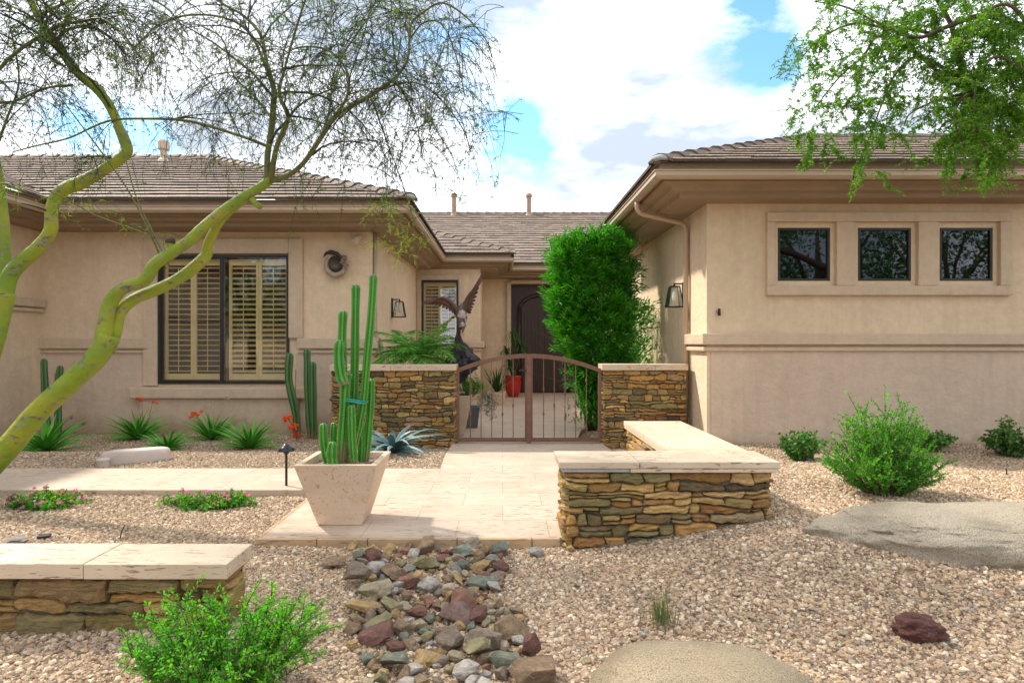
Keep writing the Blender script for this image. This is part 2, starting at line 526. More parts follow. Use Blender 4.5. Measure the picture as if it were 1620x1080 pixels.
def granite(name, c1, c2, c3, stain=0.6):
    t = NT(name)
    v = t.coord()
    col = t.mix(t.ramp(t.noise(3, v, 5), [(0.3, 0.0), (0.7, 1.0)]), c1, c2)
    sp = t.noise(150, v, 3, 0.8)
    col = t.mix(t.ramp(sp, [(0.40, 0.75), (0.5, 0.0)]), col, tuple(x * 0.35 for x in c2))
    col = t.mix(t.ramp(t.noise(170, v, 2, 0.6), [(0.56, 0.0), (0.66, 0.8)]), col, c3)
    col = t.mix(t.ramp(t.noise(1.4, v, 5, 0.6, 0.4), [(0.46, 0.0), (0.64, stain)]), col, tuple(x * 0.45 for x in c2))
    nb = t.bump(t.noise(7, v, 8, 0.75), 1.0, 0.06)
    t.bsdf(col, 0.9, t.bump(t.noise(70, v, 5, 0.8), 1.0, 0.02, nb), 0, 0.2)
    return t.m
M_boulder = granite('granite_boulder', (0.74, 0.63, 0.47), (0.60, 0.50, 0.37), (0.82, 0.74, 0.58), 0.6)
M_boulder2 = granite('granite_boulder_warm', (0.68, 0.55, 0.37), (0.58, 0.45, 0.29), (0.78, 0.68, 0.50), 0.35)

def rock_mat(name, c, c2=None):
    t = NT(name)
    v = t.coord()
    c2 = c2 or tuple(x * 0.42 for x in c)
    col = t.mix(t.ramp(t.noise(17, t.coord((1, 1, 2.5)), 6, 0.7, 0.5), [(0.35, 0.0), (0.65, 1.0)]), c, c2)
    col = t.mix(t.ramp(t.noise(45, v, 4, 0.7), [(0.62, 0.0), (0.74, 0.6)]), col, tuple(min(0.8, x * 1.5 + 0.12) for x in c))
    nb = t.bump(t.noise(22, t.coord((1, 1, 2.5)), 8, 0.75), 1.0, 0.03)
    t.bsdf(col, 0.7, nb, 0, 0.35)
    return t.m

# ================================================================== ground
def make_ground():
    near_x = np.arange(-9, 10.01, 0.12); near_y = np.arange(0.6, 9.6, 0.12)
    xs = np.concatenate([[-400, -120, -40, -20, -13], near_x, [12, 16, 24, 45, 120, 400]])
    ys = np.concatenate([[-400, -120, -40, -15, -6, -2], near_y, [10.5, 12, 14, 17, 20, 25, 40, 120, 400]])
    v = []
    for y in ys:
        for x in xs:
            v.append((float(x), float(y), ground_z(float(x), float(y))))
    nx = len(xs)
    f = [(j * nx + i, j * nx + i + 1, (j + 1) * nx + i + 1, (j + 1) * nx + i) for j in range(len(ys) - 1) for i in range(nx - 1)]
    m = MB(); m.add(v, f)
    o = m.build('ground', M_ground, smooth=True)
    tag(o, kind='structure')
make_ground()

def paved(x, y):
    if -1.55 < x < 1.18 and 4.05 < y < 6.3: return True
    if -0.66 < x < 1.30 and 6.3 <= y < 18: return True
    if x <= -1.5 and 5.42 < y < 6.25: return True
    if 0.4 < x < 1.68 and 4.0 < y < 4.36: return True
    if -2.1 < x < 1.3 and y > 9.1: return True
    return False

def make_gravel():
    """loose pebbles spread over the ground: one uncountable sheet"""
    v = []; f = []; dn = []
    st = 0.12
    def dens_at(x, y):
        d = max(y, 1)
        if abs(x - 0.0) > 0.86 * y + 0.9: return 0
        if paved(x, y): return 0
        if y > 10.15 and x < -2: return 0
        if y > 8.15 and x > 2.6: return 0
        if y < 4.4: return 6400
        if y < 6: return 5000
        return 3000
    for y in np.arange(1.9, 12.0, st):
        for x in np.arange(-9.2, 10.6, st):
            d = dens_at(x + st / 2, y + st / 2)
            if not d: continue
            b = len(v)
            for (a, c) in ((x, y), (x + st, y), (x + st, y + st), (x, y + st)):
                v.append((a, c, ground_z(a, c)))
            f.append((b, b + 1, b + 2, b + 3)); dn.append(d)
    me = bpy.data.meshes.new('gravel')
    me.from_pydata(v, [], f)
    at = me.attributes.new('dens', 'FLOAT', 'FACE')
    at.data.foreach_set('value', np.array(dn, dtype=np.float32))
    o = bpy.data.objects.new('gravel', me); C.objects.link(o)
    tag(o, 'tan and pink crushed gravel covering the front yard', 'gravel', kind='stuff')
    g = bpy.data.node_groups.new('scatter', 'GeometryNodeTree')
    g.interface.new_socket('Geometry', in_out='INPUT', socket_type='NodeSocketGeometry')
    g.interface.new_socket('Geometry', in_out='OUTPUT', socket_type='NodeSocketGeometry')
    N = g.nodes.new; L = g.links.new
    gi = N('NodeGroupInput'); go = N('NodeGroupOutput')
    dp = N('GeometryNodeDistributePointsOnFaces')
    na = N('GeometryNodeInputNamedAttribute'); na.data_type = 'FLOAT'; na.inputs['Name'].default_value = 'dens'
    L(gi.outputs[0], dp.inputs['Mesh']); L(na.outputs['Attribute'], dp.inputs['Density'])
    join = N('GeometryNodeJoinGeometry')
    for k in range(5):
        ico = N('GeometryNodeMeshIcoSphere'); ico.inputs['Radius'].default_value = 1.0; ico.inputs['Subdivisions'].default_value = 2
        sp = N('GeometryNodeSetPosition'); L(ico.outputs[0], sp.inputs['Geometry'])
        pos = N('GeometryNodeInputPosition')
        nz = N('ShaderNodeTexNoise'); nz.noise_dimensions = '4D'
        nz.inputs['W'].default_value = 3.7 * k; nz.inputs['Scale'].default_value = 1.1; nz.inputs['Detail'].default_value = 1
        L(pos.outputs[0], nz.inputs['Vector'])
        sub = N('ShaderNodeVectorMath'); sub.operation = 'SUBTRACT'; L(nz.outputs['Color'], sub.inputs[0]); sub.inputs[1].default_value = (0.5, 0.5, 0.5)
        mul = N('ShaderNodeVectorMath'); mul.operation = 'MULTIPLY'; L(sub.outputs[0], mul.inputs[0]); mul.inputs[1].default_value = (2.2, 2.2, 1.8)
        L(mul.outputs[0], sp.inputs['Offset'])
        sm = N('GeometryNodeSetMaterial'); sm.inputs['Material'].default_value = M_pebble; L(sp.outputs[0], sm.inputs['Geometry'])
        gi2 = N('GeometryNodeGeometryToInstance'); L(sm.outputs[0], gi2.inputs[0])
        L(gi2.outputs[0], join.inputs[0])
    iop = N('GeometryNodeInstanceOnPoints'); iop.inputs['Pick Instance'].default_value = True
    L(dp.outputs['Points'], iop.inputs['Points']); L(join.outputs[0], iop.inputs['Instance'])
    rr = N('FunctionNodeRandomValue'); rr.data_type = 'FLOAT_VECTOR'
    rr.inputs[0].default_value = (-0.6, -0.6, 0); rr.inputs[1].default_value = (0.6, 0.6, 6.28)
    L(rr.outputs[0], iop.inputs['Rotation'])
    rs = N('FunctionNodeRandomValue'); rs.data_type = 'FLOAT'; rs.inputs[2].default_value = 0.0; rs.inputs[3].default_value = 1.0
    rs.inputs['Seed'].default_value = 5
    pw = N('ShaderNodeMath'); pw.operation = 'POWER'; L(rs.outputs[1], pw.inputs[0]); pw.inputs[1].default_value = 3.6
    ma = N('ShaderNodeMath'); ma.operation = 'MULTIPLY_ADD'; L(pw.outputs[0], ma.inputs[0]); ma.inputs[1].default_value = 0.0095; ma.inputs[2].default_value = 0.0048
    cx = N('ShaderNodeCombineXYZ')
    mz = N('ShaderNodeMath'); mz.operation = 'MULTIPLY'; L(ma.outputs[0], mz.inputs[0]); mz.inputs[1].default_value = 0.75
    L(ma.outputs[0], cx.inputs[0]); L(ma.outputs[0], cx.inputs[1]); L(mz.outputs[0], cx.inputs[2])
    L(cx.outputs[0], iop.inputs['Scale'])
    L(iop.outputs[0], go.inputs[0])
    md = o.modifiers.new('scatter', 'NODES'); md.node_group = g
make_gravel()

# ------------------------------------------------------------------ paving
def slab(name, outline_rows, mat, thick=0.12):
    """paving sheet from rows of (y, x0, x1, z); solid sides"""
    m = MB(); v = []; n = len(outline_rows)
    for (y, x0, x1, z) in outline_rows: v += [(x0, y, z), (x1, y, z)]
    b = len(v)
    for (y, x0, x1, z) in outline_rows: v += [(x0, y, z - thick), (x1, y, z - thick)]
    f = []
    for i in range(n - 1):
        f.append((2 * i, 2 * i + 1, 2 * i + 3, 2 * i + 2))
        f.append((b + 2 * i, b + 2 * i + 2, 2 * i + 2, 2 * i)[::-1]); f.append((b + 2 * i + 1, 2 * i + 1, 2 * i + 3, b + 2 * i + 3)[::-1])
    f.append((b, b + 1, 1, 0)); f.append((b + 2 * n - 2, 2 * n - 2, 2 * n - 1, b + 2 * n - 1))
    m.add(v, f)
    o = m.build(name, mat)
    return tag(o, kind='structure')
slab('patio', [(4.06, -1.545, 0.41, 0.05), (4.30, -1.545, 0.41, 0.05), (4.301, -1.545, 1.195, 0.05), (6.3, -1.545, 1.195, 0.05)], M_pave)
slab('path', [(5.37, -14.0, -1.545, 0.05), (6.3, -14.0, -1.545, 0.05)], M_pave)
slab('walkway', [(6.3, -0.62, 1.185, 0.05), (7.3, -0.66, 1.30, 0.012), (8.0, -0.68, 1.36, -0.045), (8.75, -0.70, 1.39, -0.105), (9.05, -0.70, 1.39, -0.112)], M_pave)
slab('courtyard_paving', [(9.05, -2.11, 1.05, -0.112), (10.3, -2.11, 1.28, -0.117), (11.4, -2.11, 1.95, -0.118), (12.3, -2.11, 2.64, -0.12), (15.58, -2.11, 3.4, -0.12), (17.9, -0.55, 3.4, -0.12)], M_pave)

def edge_course():
    m = MB()
    x = -1.575; r = random.Random(3)
    while x < 0.36:
        w = r.uniform(0.32, 0.62); x1 = min(x + w, 0.37)
        g = r.uniform(0.62, 1.1)
        z1 = 0.051 + r.uniform(-0.0015, 0.002)
        m.box(x + 0.002, x1 - 0.003, 4.025 + r.uniform(-0.004, 0.004), 4.058, -0.07, z1, (g, g * r.uniform(0.9, 1), g * r.uniform(0.8, 1)))
        x = x1
    y = 4.06
    while y < 5.36:
        y1 = min(y + r.uniform(0.4, 0.6), 5.368); g = r.uniform(0.9, 1.1)
        m.box(-1.575, -1.547, y + 0.002, y1 - 0.003, -0.07, 0.051, (g, g, g)); y = y1
    o = m.build('patio_edging', M_edge, bevel=0.004)
    tag(o, kind='structure')
edge_course()

# ------------------------------------------------------------------ stacked ledge stone
PAL = [(.46, .30, .12), (.54, .37, .16), (.40, .27, .12), (.42, .31, .16), (.34, .30, .14), (.26, .26, .14), (.50, .42, .19), (.58, .45, .22),
       (.27, .26, .15), (.15, .135, .095), (.46, .27, .12), (.33, .28, .20), (.56, .44, .25), (.27, .21, .13), (.38, .34, .16), (.48, .33, .13)]
def stone_face(m, O, U, L, H, ch, seed, out=0.03, bottom=None, nrm=None, lens=1.0):
    """irregular courses of flat stones on the rectangle O + u*U + z up; nrm points out"""
    r = random.Random(seed)
    O = Vector(O); U = Vector(U).normalized(); N = Vector(nrm).normalized()
    # every course line is a slow wave so that stones pinch out like hand-laid ledge stone
    nrows = max(2, round(H / ch))
    hs = [r.uniform(0.55, 1.45) for _ in range(nrows)]
    tot = sum(hs); zs = [0]
    for h in hs: zs.append(zs[-1] + h / tot * H)
    ph = [r.uniform(0, 99) for _ in zs]
    def line(i, u):
        if i == 0 or i == len(zs) - 1: return zs[i]
        return zs[i] + ch * 0.55 * mnoise.noise(Vector((u * 2.6 / lens, ph[i], 0))) + ch * 0.25 * mnoise.noise(Vector((u * 9, ph[i] + 7, 0)))
    for i in range(nrows):
        u = r.uniform(-0.25, 0)
        while u < L:
            w = ch * r.choice([1.3, 1.9, 2.6, 3.2, 4.0, 5.2]) * lens * r.uniform(0.8, 1.2)
            u0, u1 = max(u, 0), min(u + w, L)
            u += w
            if u1 - u0 < 0.02: continue
            if L - u1 < 0.03: u1 = L; u = L + 1
            sl0 = r.uniform(-0.5, 0.5) * ch * 0.8; sl1 = r.uniform(-0.5, 0.5) * ch * 0.8
            subs = [(0.0, 1.0)]
            if r.random() < 0.28:
                k = r.uniform(0.35, 0.65); subs = [(0, k), (k, 1)]
            for (a, b) in subs:
                pal = r.choice(PAL); g = r.uniform(0.55, 1.05)
                col = tuple(c * g for c in pal)
                gap = 0.0012
                o_st = out * r.uniform(0.2, 1.0)
                tiltu = r.uniform(-0.3, 0.3) * out; tiltv = r.uniform(-0.25, 0.25) * out
                nu = max(4, int((u1 - u0) / 0.022)); nv = 4
                vs = []
                sd_ = r.uniform(0, 100)
                arch = r.uniform(0.0, 0.42); arch2 = r.uniform(0.0, 0.30)
                TV = (0.0, 0.05, 0.2, 0.5, 0.8, 0.95, 1.0); nv = 6; nu += 2
                for jv in range(nv + 1):
                    t = TV[jv]
                    for iu in range(nu + 1):
                        s_ = 0 if iu == 0 else 1 if iu == nu else 0.006 / (u1 - u0) if iu == 1 else 1 - 0.006 / (u1 - u0) if iu == nu - 1 else (iu - 1) / (nu - 2)
                        uu = u0 + (u1 - u0) * s_
                        endp = 1 - abs(2 * s_ - 1) ** 2.5
                        lo, hi = line(i, uu), line(i + 1, uu)
                        if i == 0: lo = 0
                        if hi < lo + 0.012: hi = lo + 0.012
                        z0 = lo + (hi - lo) * a; z1 = lo + (hi - lo) * b
                        hh = z1 - z0
                        z1 -= hh * arch * 0.45 * (1 - endp); z0 += hh * arch2 * 0.45 * (1 - endp)
                        z = z0 + gap + (z1 - z0 - 2 * gap) * t
                        z += 0.16 * (z1 - z0) * mnoise.noise(Vector((uu * 26, z * 30, sd_)))
                        usk = uu + (sl0 * (1 - s_) + sl1 * s_) * (t - 0.5) * (1 if 0 < s_ < 1 or (u0 > 0 and u1 < L) else 0)
                        usk = min(max(usk, 0.0), L)
                        if u0 > 0 and s_ == 0: usk += gap
                        if u1 < L and s_ == 1: usk -= gap
                        rim = min(1, (min(t, 1 - t) * (z1 - z0) + 0.0002) / 0.010) * min(1, (min(s_, 1 - s_) * (u1 - u0) + 0.0002) / 0.012)
                        dep = -0.032 + (0.032 + o_st) * (rim ** 0.33) + tiltu * (s_ - 0.5) + tiltv * (t - 0.5)
                        dep += 0.011 * mnoise.noise(Vector((uu * 20, z * 45, sd_))) + 0.006 * mnoise.noise(Vector((uu * 60, z * 90, sd_)))
                        p = O + U * usk + N * dep
                        p.z = O.z + z
                        vs.append(p)
                fs = []
                W = nu + 1
                flip = U.cross(Vector((0, 0, 1))).dot(N) < 0
                for jv in range(nv):
                    for iu in range(nu):
                        q = (jv * W + iu, jv * W + iu + 1, (jv + 1) * W + iu + 1, (jv + 1) * W + iu)
                        fs.append(q[::-1] if flip else q)
                m.add(vs, fs, col)

def seat_wall(name, label, cat, arms, ztop, zbot, capt, ch, over=0.045, seed=1, faces=None, cap_cols=None, group=None):
    """arms: list of (x0,x1,y0,y1) in plan; faces: list of (O, U, L, N)"""
    x0, x1, y0, y1 = arms[0]
    base = ((x0 + x1) / 2, (y0 + y1) / 2, zbot)
    t = thing(name, label, cat, base, group)
    core = MB()
    for k, (a, b, c, d) in enumerate(arms): core.box(a + 0.03, b - 0.03, c + 0.03 , d - 0.03, zbot, ztop - capt + 0.0)
    core.build('mortar_core', M_mortar, t)
    st = MB()
    for k, (O, U, L, N) in enumerate(faces): stone_face(st, (O[0], O[1], zbot), U, L, ztop - capt - zbot - 0.002, ch, seed * 17 + k, nrm=N)
    st.build('stone_veneer', M_stone, t, smooth=False)
    return t

def cap_piece(t, pieces, z0, z1, name='coping'):
    for (a, b, c, d, dz) in pieces:
        m = MB(); m.box(a, b, c, d, z0 + dz, z1 + dz)
        m.build(name, M_cap, t, bevel=0.004)

# bench wall beside the patio, L-shaped in plan
bw = seat_wall('bench_wall', 'L shaped low stacked stone bench wall with pale travertine top on the right of the patio', 'stone bench',
               [(0.40, 1.695, 4.0, 4.33), (1.19, 1.66, 4.33, 6.0)], 0.553, -0.06, 0.066, 0.062, seed=4,
               faces=[((0.40, 4.0), (1, 0, 0), 1.295, (0, -1, 0)), ((0.40, 4.33), (0, -1, 0), 0.33, (-1, 0, 0)), ((1.695, 4.0), (0, 1, 0), 0.33, (1, 0, 0)),
                      ((1.19, 6.0), (0, -1, 0), 1.66, (-1, 0, 0)), ((1.66, 4.33), (0, 1, 0), 1.67, (1, 0, 0)), ((0.40, 4.33), (1, 0, 0), 0.79, (0, 1, 0)), ((1.19, 6.0), (1, 0, 0), 0.47, (0, 1, 0))])
cap_piece(bw, [(0.355, 0.857, 3.955, 4.372, 0), (0.861, 1.74, 3.955, 4.372, 0.001), (1.155, 1.70, 4.376, 5.18, 0), (1.155, 1.70, 5.184, 6.03, 0.0015)], 0.512, 0.553)
m = MB(); m.box(0.375, 0.80, 3.972, 4.36, 0.487, 0.510); m.build('coping_patch', simple('grey_mortar_patch', (0.46, 0.47, 0.48), (0.34, 0.35, 0.36), 18, 0.9, 0.4, 60), bw, bevel=0.003)
m = MB(); m.box(0.802, 1.735, 3.958, 4.37, 0.487, 0.5105); m.box(1.16, 1.695, 4.378, 6.025, 0.487, 0.5105); m.build('coping_underlay', M_cap, bw, bevel=0.003)

# low wall in the left foreground
lw = seat_wall('low_stone_wall', 'low stacked stone wall with thick travertine top in the left foreground', 'stone wall',
               [(-4.2, -1.25, 2.855, 3.06)], 0.320, -0.10, 0.070, 0.085, seed=21,
               faces=[((-4.2, 2.855), (1, 0, 0), 2.95, (0, -1, 0)), ((-1.25, 2.855), (0, 1, 0), 0.205, (1, 0, 0)), ((-4.2, 3.06), (1, 0, 0), 2.95, (0, 1, 0))])
cap_piece(lw, [(-4.2, -3.03, 2.80, 3.09, 0), (-3.027, -1.86, 2.80, 3.09, 0.0015), (-1.857, -1.222, 2.80, 3.09, 0)], 0.252, 0.320)

# gate piers
pl = seat_wall('gate_pier_wall', 'stacked stone garden wall left of the iron gate behind the potted cactus', 'stone wall',
               [(-2.38, -0.66, 8.8, 9.1)], 0.992, -0.25, 0.082, 0.062, seed=33,
               faces=[((-2.38, 8.8), (1, 0, 0), 1.72, (0, -1, 0)), ((-0.66, 8.8), (0, 1, 0), 0.30, (1, 0, 0)), ((-2.38, 9.1), (0, -1, 0), 0.30, (-1, 0, 0))])
cap_piece(pl, [(-2.40, -1.55, 8.76, 9.13, 0), (-1.547, -0.64, 8.76, 9.13, 0.001)], 0.910, 0.992)
pr = seat_wall('gate_pier_wall', 'stacked stone garden wall right of the iron gate against the downspout corner', 'stone wall',
               [(1.40, 2.56, 8.8, 9.1)], 1.0, -0.25, 0.082, 0.062, seed=47,
               faces=[((1.40, 8.8), (1, 0, 0), 1.16, (0, -1, 0)), ((1.40, 9.1), (0, -1, 0), 0.30, (-1, 0, 0))])
cap_piece(pr, [(1.38, 2.12, 8.76, 9.13, 0), (2.123, 2.575, 8.76, 9.13, 0.001)], 0.918, 1.0)

# ================================================================== house
house = thing('house', 'single storey tan stucco house with brown tile hip roofs around an entry courtyard', 'house', (0, 10.3, 0))

def wall_seg(m, A, B, z0, z1, openings=(), th=0.2):
    """vertical wall face from plan point A to B (outside on the right-hand side), openings (s0,s1,z0,z1) in metres along A-B"""
    A = Vector((*A, 0)); B = Vector((*B, 0))
    U = (B - A); L = U.length; U.normalize()
    inw = Vector((-U.y, U.x, 0))
    ss = sorted({0, L, *[o[0] for o in openings], *[o[1] for o in openings]})
    zz = sorted({z0, z1, *[o[2] for o in openings], *[o[3] for o in openings]})
    P = lambda s, z, d=0: A + U * s + inw * d + Vector((0, 0, z))
    for i in range(len(ss) - 1):
        for j in range(len(zz) - 1):
            cs, cz = (ss[i] + ss[i + 1]) / 2, (zz[j] + zz[j + 1]) / 2
            if any(o[0] < cs < o[1] and o[2] < cz < o[3] for o in openings): continue
            m.add([P(ss[i], zz[j]), P(ss[i + 1], zz[j]), P(ss[i + 1], zz[j + 1]), P(ss[i], zz[j + 1])], [(0, 1, 2, 3)])
            m.add([P(ss[i], zz[j], th), P(ss[i + 1], zz[j], th), P(ss[i + 1], zz[j + 1], th), P(ss[i], zz[j + 1], th)], [(3, 2, 1, 0)])
    for (a, b, c, d) in openings:
        m.add([P(a, c), P(b, c), P(b, c, th), P(a, c, th)], [(3, 2, 1, 0)])
        m.add([P(a, d), P(b, d), P(b, d, th), P(a, d, th)], [(0, 1, 2, 3)])
        m.add([P(a, c), P(a, d), P(a, d, th), P(a, c, th)], [(3, 2, 1, 0)])
        m.add([P(b, c), P(b, d), P(b, d, th), P(b, c, th)], [(0, 1, 2, 3)])

WX = -2.12
WTOP = 3.14
walls = [((-14, 3.6), (-7.5, 3.6), []), ((-7.5, 3.6), (-7.5, 10.3), []),
         ((-7.5, 10.3), (WX, 10.3), [(1.90, 4.03, 0.63, 2.73)]),
         ((WX, 10.3), (WX, 15.6), []),
         ((WX, 15.6), (-0.55, 15.6), [(0.12, 1.03, 0.75, 2.84)]),
         ((-0.55, 15.6), (-0.55, 17.9), []),
         ((-0.55, 17.9), (3.4, 17.9), [(0.79, 2.95, -0.13, 2.96)]),
         ((3.4, 17.9), (3.4, 12.1), []), ((3.4, 12.1), (2.65, 12.1), []),
         ((2.65, 12.1), (2.65, 8.2), []),
         ((2.65, 8.2), (13, 8.2), [(0.92, 1.60, 2.10, 2.79), (1.96, 2.65, 2.10, 2.79), (3.02, 3.71, 2.10, 2.79)]),
         ((13, 8.2), (13, 29), []), ((13, 29), (-14, 29), []), ((-14, 29), (-14, 3.6), [])]
m = MB()
for A, B, ops in walls: wall_seg(m, A, B, -0.4, WTOP, ops, 0.2)
m.build('wall', M_wall, house)

# darker lower wall skin under the belt moulding
for q in ((-7.44, -5.72, 10.286, 10.298, -0.3, 1.13), (-3.36, WX - 0.02, 10.286, 10.298, -0.3, 1.13), (2.70, 13, 8.184, 8.198, -0.3, 1.21)):
    low = MB(); low.box(*q); low.build('lower_wall', M_wall2, house)

# mouldings: belt courses, window surrounds, sills
def trimset(boxes, name='moulding', bev=0.012, mat=None):
    tm = MB()
    for b in boxes: tm.box(*b)
    return tm.build(name, mat or M_trim, house, bevel=bev)
trimset([(-7.56, -5.74, 10.22, 10.32, 1.205, 1.375), (-7.54, -5.74, 10.25, 10.32, 1.13, 1.175)], 'belt_moulding')
trimset([(-3.33, WX + 0.09, 10.22, 10.32, 1.205, 1.375), (-3.33, WX + 0.06, 10.25, 10.32, 1.13, 1.175), (WX - 0.03, WX + 0.088, 10.322, 10.75, 1.205, 1.375), (WX - 0.03, WX + 0.058, 10.322, 10.74, 1.13, 1.175)], 'belt_moulding')
trimset([(2.57, 13, 8.115, 8.22, 1.275, 1.42), (2.59, 13, 8.15, 8.22, 1.19, 1.245), (2.572, 2.66, 8.222, 8.97, 1.275, 1.42), (2.592, 2.66, 8.222, 8.96, 1.19, 1.245)], 'belt_moulding')
trimset([(-7.52, -7.42, 3.6, 10.28, 1.87, 2.0), (-7.52, -7.44, 3.6, 10.27, 1.79, 1.845)], 'belt_moulding')
trimset([(-0.9, -0.46, 15.52, 15.62, 1.18, 1.33), (-0.9, -0.49, 15.55, 15.62, 1.10, 1.15), (-0.57, -0.462, 15.622, 17.88, 1.18, 1.33)], 'belt_moulding')
# left window surround
trimset([(-5.83, -5.60, 10.235, 10.32, 0.60, 2.99), (-3.47, -3.24, 10.235, 10.32, 1.375, 2.99), (-5.599, -3.471, 10.236, 10.32, 2.745, 2.988)], 'window_surround')
trimset([(-6.00, -3.17, 10.13, 10.32, 0.40, 0.585)], 'window_sill', 0.025)
trimset([(-5.86, -3.30, 10.205, 10.32, -0.3, 0.398)], 'sill_apron')
# bay window surround
trimset([(-2.115, -2.0, 15.54, 15.62, 0.6, 2.98), (-1.085, -0.94, 15.54, 15.62, 0.6, 2.98), (-1.999, -1.086, 15.541, 15.62, 2.845, 2.979), (-2.1, -0.94, 15.50, 15.62, 0.55, 0.6)], 'window_surround')
# right triple window surround, one raised panel with three square holes
rs = []
rs += [(3.41, 6.57, 8.135, 8.22, 2.86, 2.98), (3.41, 6.57, 8.135, 8.22, 1.91, 2.035)]
for a, b in ((3.41, 3.515), (4.305, 4.555), (5.355, 5.615), (6.415, 6.57)): rs.append((a, b, 8.135, 8.22, 2.036, 2.859))
trimset(rs, 'window_surround', 0.010)

# entry surround
trimset([(0.12, 0.24, 17.80, 17.95, -0.13, 3.0), (0.24, 2.5, 17.80, 17.95, 2.96, 3.06)], 'door_surround')

# ------- swept eaves
def sweep(path, prof, name, mat, bevel=0, smooth=False):
    """profile points (inward offset, z) swept along the plan path with mitred corners; house is on the left"""
    pts = [Vector((*p, 0)) for p in path]
    mit = []
    for i, p in enumerate(pts):
        if i == 0: d = (pts[1] - pts[0]).normalized(); n = Vector((-d.y, d.x, 0)); mit.append(n)
        elif i == len(pts) - 1: d = (pts[-1] - pts[-2]).normalized(); n = Vector((-d.y, d.x, 0)); mit.append(n)
        else:
            d0 = (p - pts[i - 1]).normalized(); d1 = (pts[i + 1] - p).normalized()
            n0 = Vector((-d0.y, d0.x, 0)); n1 = Vector((-d1.y, d1.x, 0))
            b = (n0 + n1); b = b / (b.dot(n0)); mit.append(b)
    k = len(prof); vs = []
    for p, mm in zip(pts, mit):
        for (o, z) in prof:
            q = p + mm * o; vs.append((q.x, q.y, z))
    fs = []
    for i in range(len(pts) - 1):
        for j in range(k):
            j2 = (j + 1) % k
            fs.append((i * k + j, i * k + j2, (i + 1) * k + j2, (i + 1) * k + j))
    fs.append(tuple(range(k))); fs.append(tuple((len(pts) - 1) * k + j for j in range(k))[::-1])
    mb = MB(); mb.add(vs, fs)
    return mb.build(name, mat, house, smooth)
pathA = [(-14.5, 2.8), (-6.85, 2.8), (-6.85, 9.46), (-1.40, 9.46), (-1.40, 15.22), (0.24, 15.22), (0.24, 17.1), (6.0, 17.1)]
pathB = [(5.5, 14.3), (1.84, 14.3), (1.84, 7.5), (13.5, 7.5)]
fas = [(0.045, 3.27), (0.045, 3.445), (0.12, 3.445), (0.12, 3.27)]
gut = [(0.0, 3.245), (-0.03, 3.28), (-0.03, 3.325), (-0.045, 3.335), (-0.045, 3.345), (-0.02, 3.345), (0.0, 3.335), (0.04, 3.33), (0.043, 3.245)]
cor = [(0.10, 3.268), (0.10, 3.235), (0.125, 3.222), (0.20, 3.218), (0.225, 3.205), (0.235, 3.175), (0.26, 3.165), (0.34, 3.162), (0.36, 3.15), (0.37, 3.115), (0.40, 3.102), (1.1, 3.10), (1.1, 3.268)]
for P_ in (pathA, pathB):
    sweep(P_, fas, 'fascia', M_fascia)
    sweep(P_, gut, 'gutter', M_gutter)
    sweep(P_, cor, 'soffit', M_fascia)

# ------- tiled roof planes
PITCH = 0.40
def clip_poly(poly, clip):
    """Sutherland-Hodgman, both counter-clockwise 2D"""
    out = poly
    for i in range(len(clip)):
        a, b = clip[i], clip[(i + 1) % len(clip)]
        inp = out; out = []
        if not inp: break
        def side(p): return (b[0] - a[0]) * (p[1] - a[1]) - (b[1] - a[1]) * (p[0] - a[0])
        for j in range(len(inp)):
            p, q = inp[j], inp[(j + 1) % len(inp)]
            sp, sq = side(p), side(q)
            if sp >= 0: out.append(p)
            if (sp >= 0) != (sq >= 0):
                t = sp / (sp - sq); out.append((p[0] + (q[0] - p[0]) * t, p[1] + (q[1] - p[1]) * t))
    return out

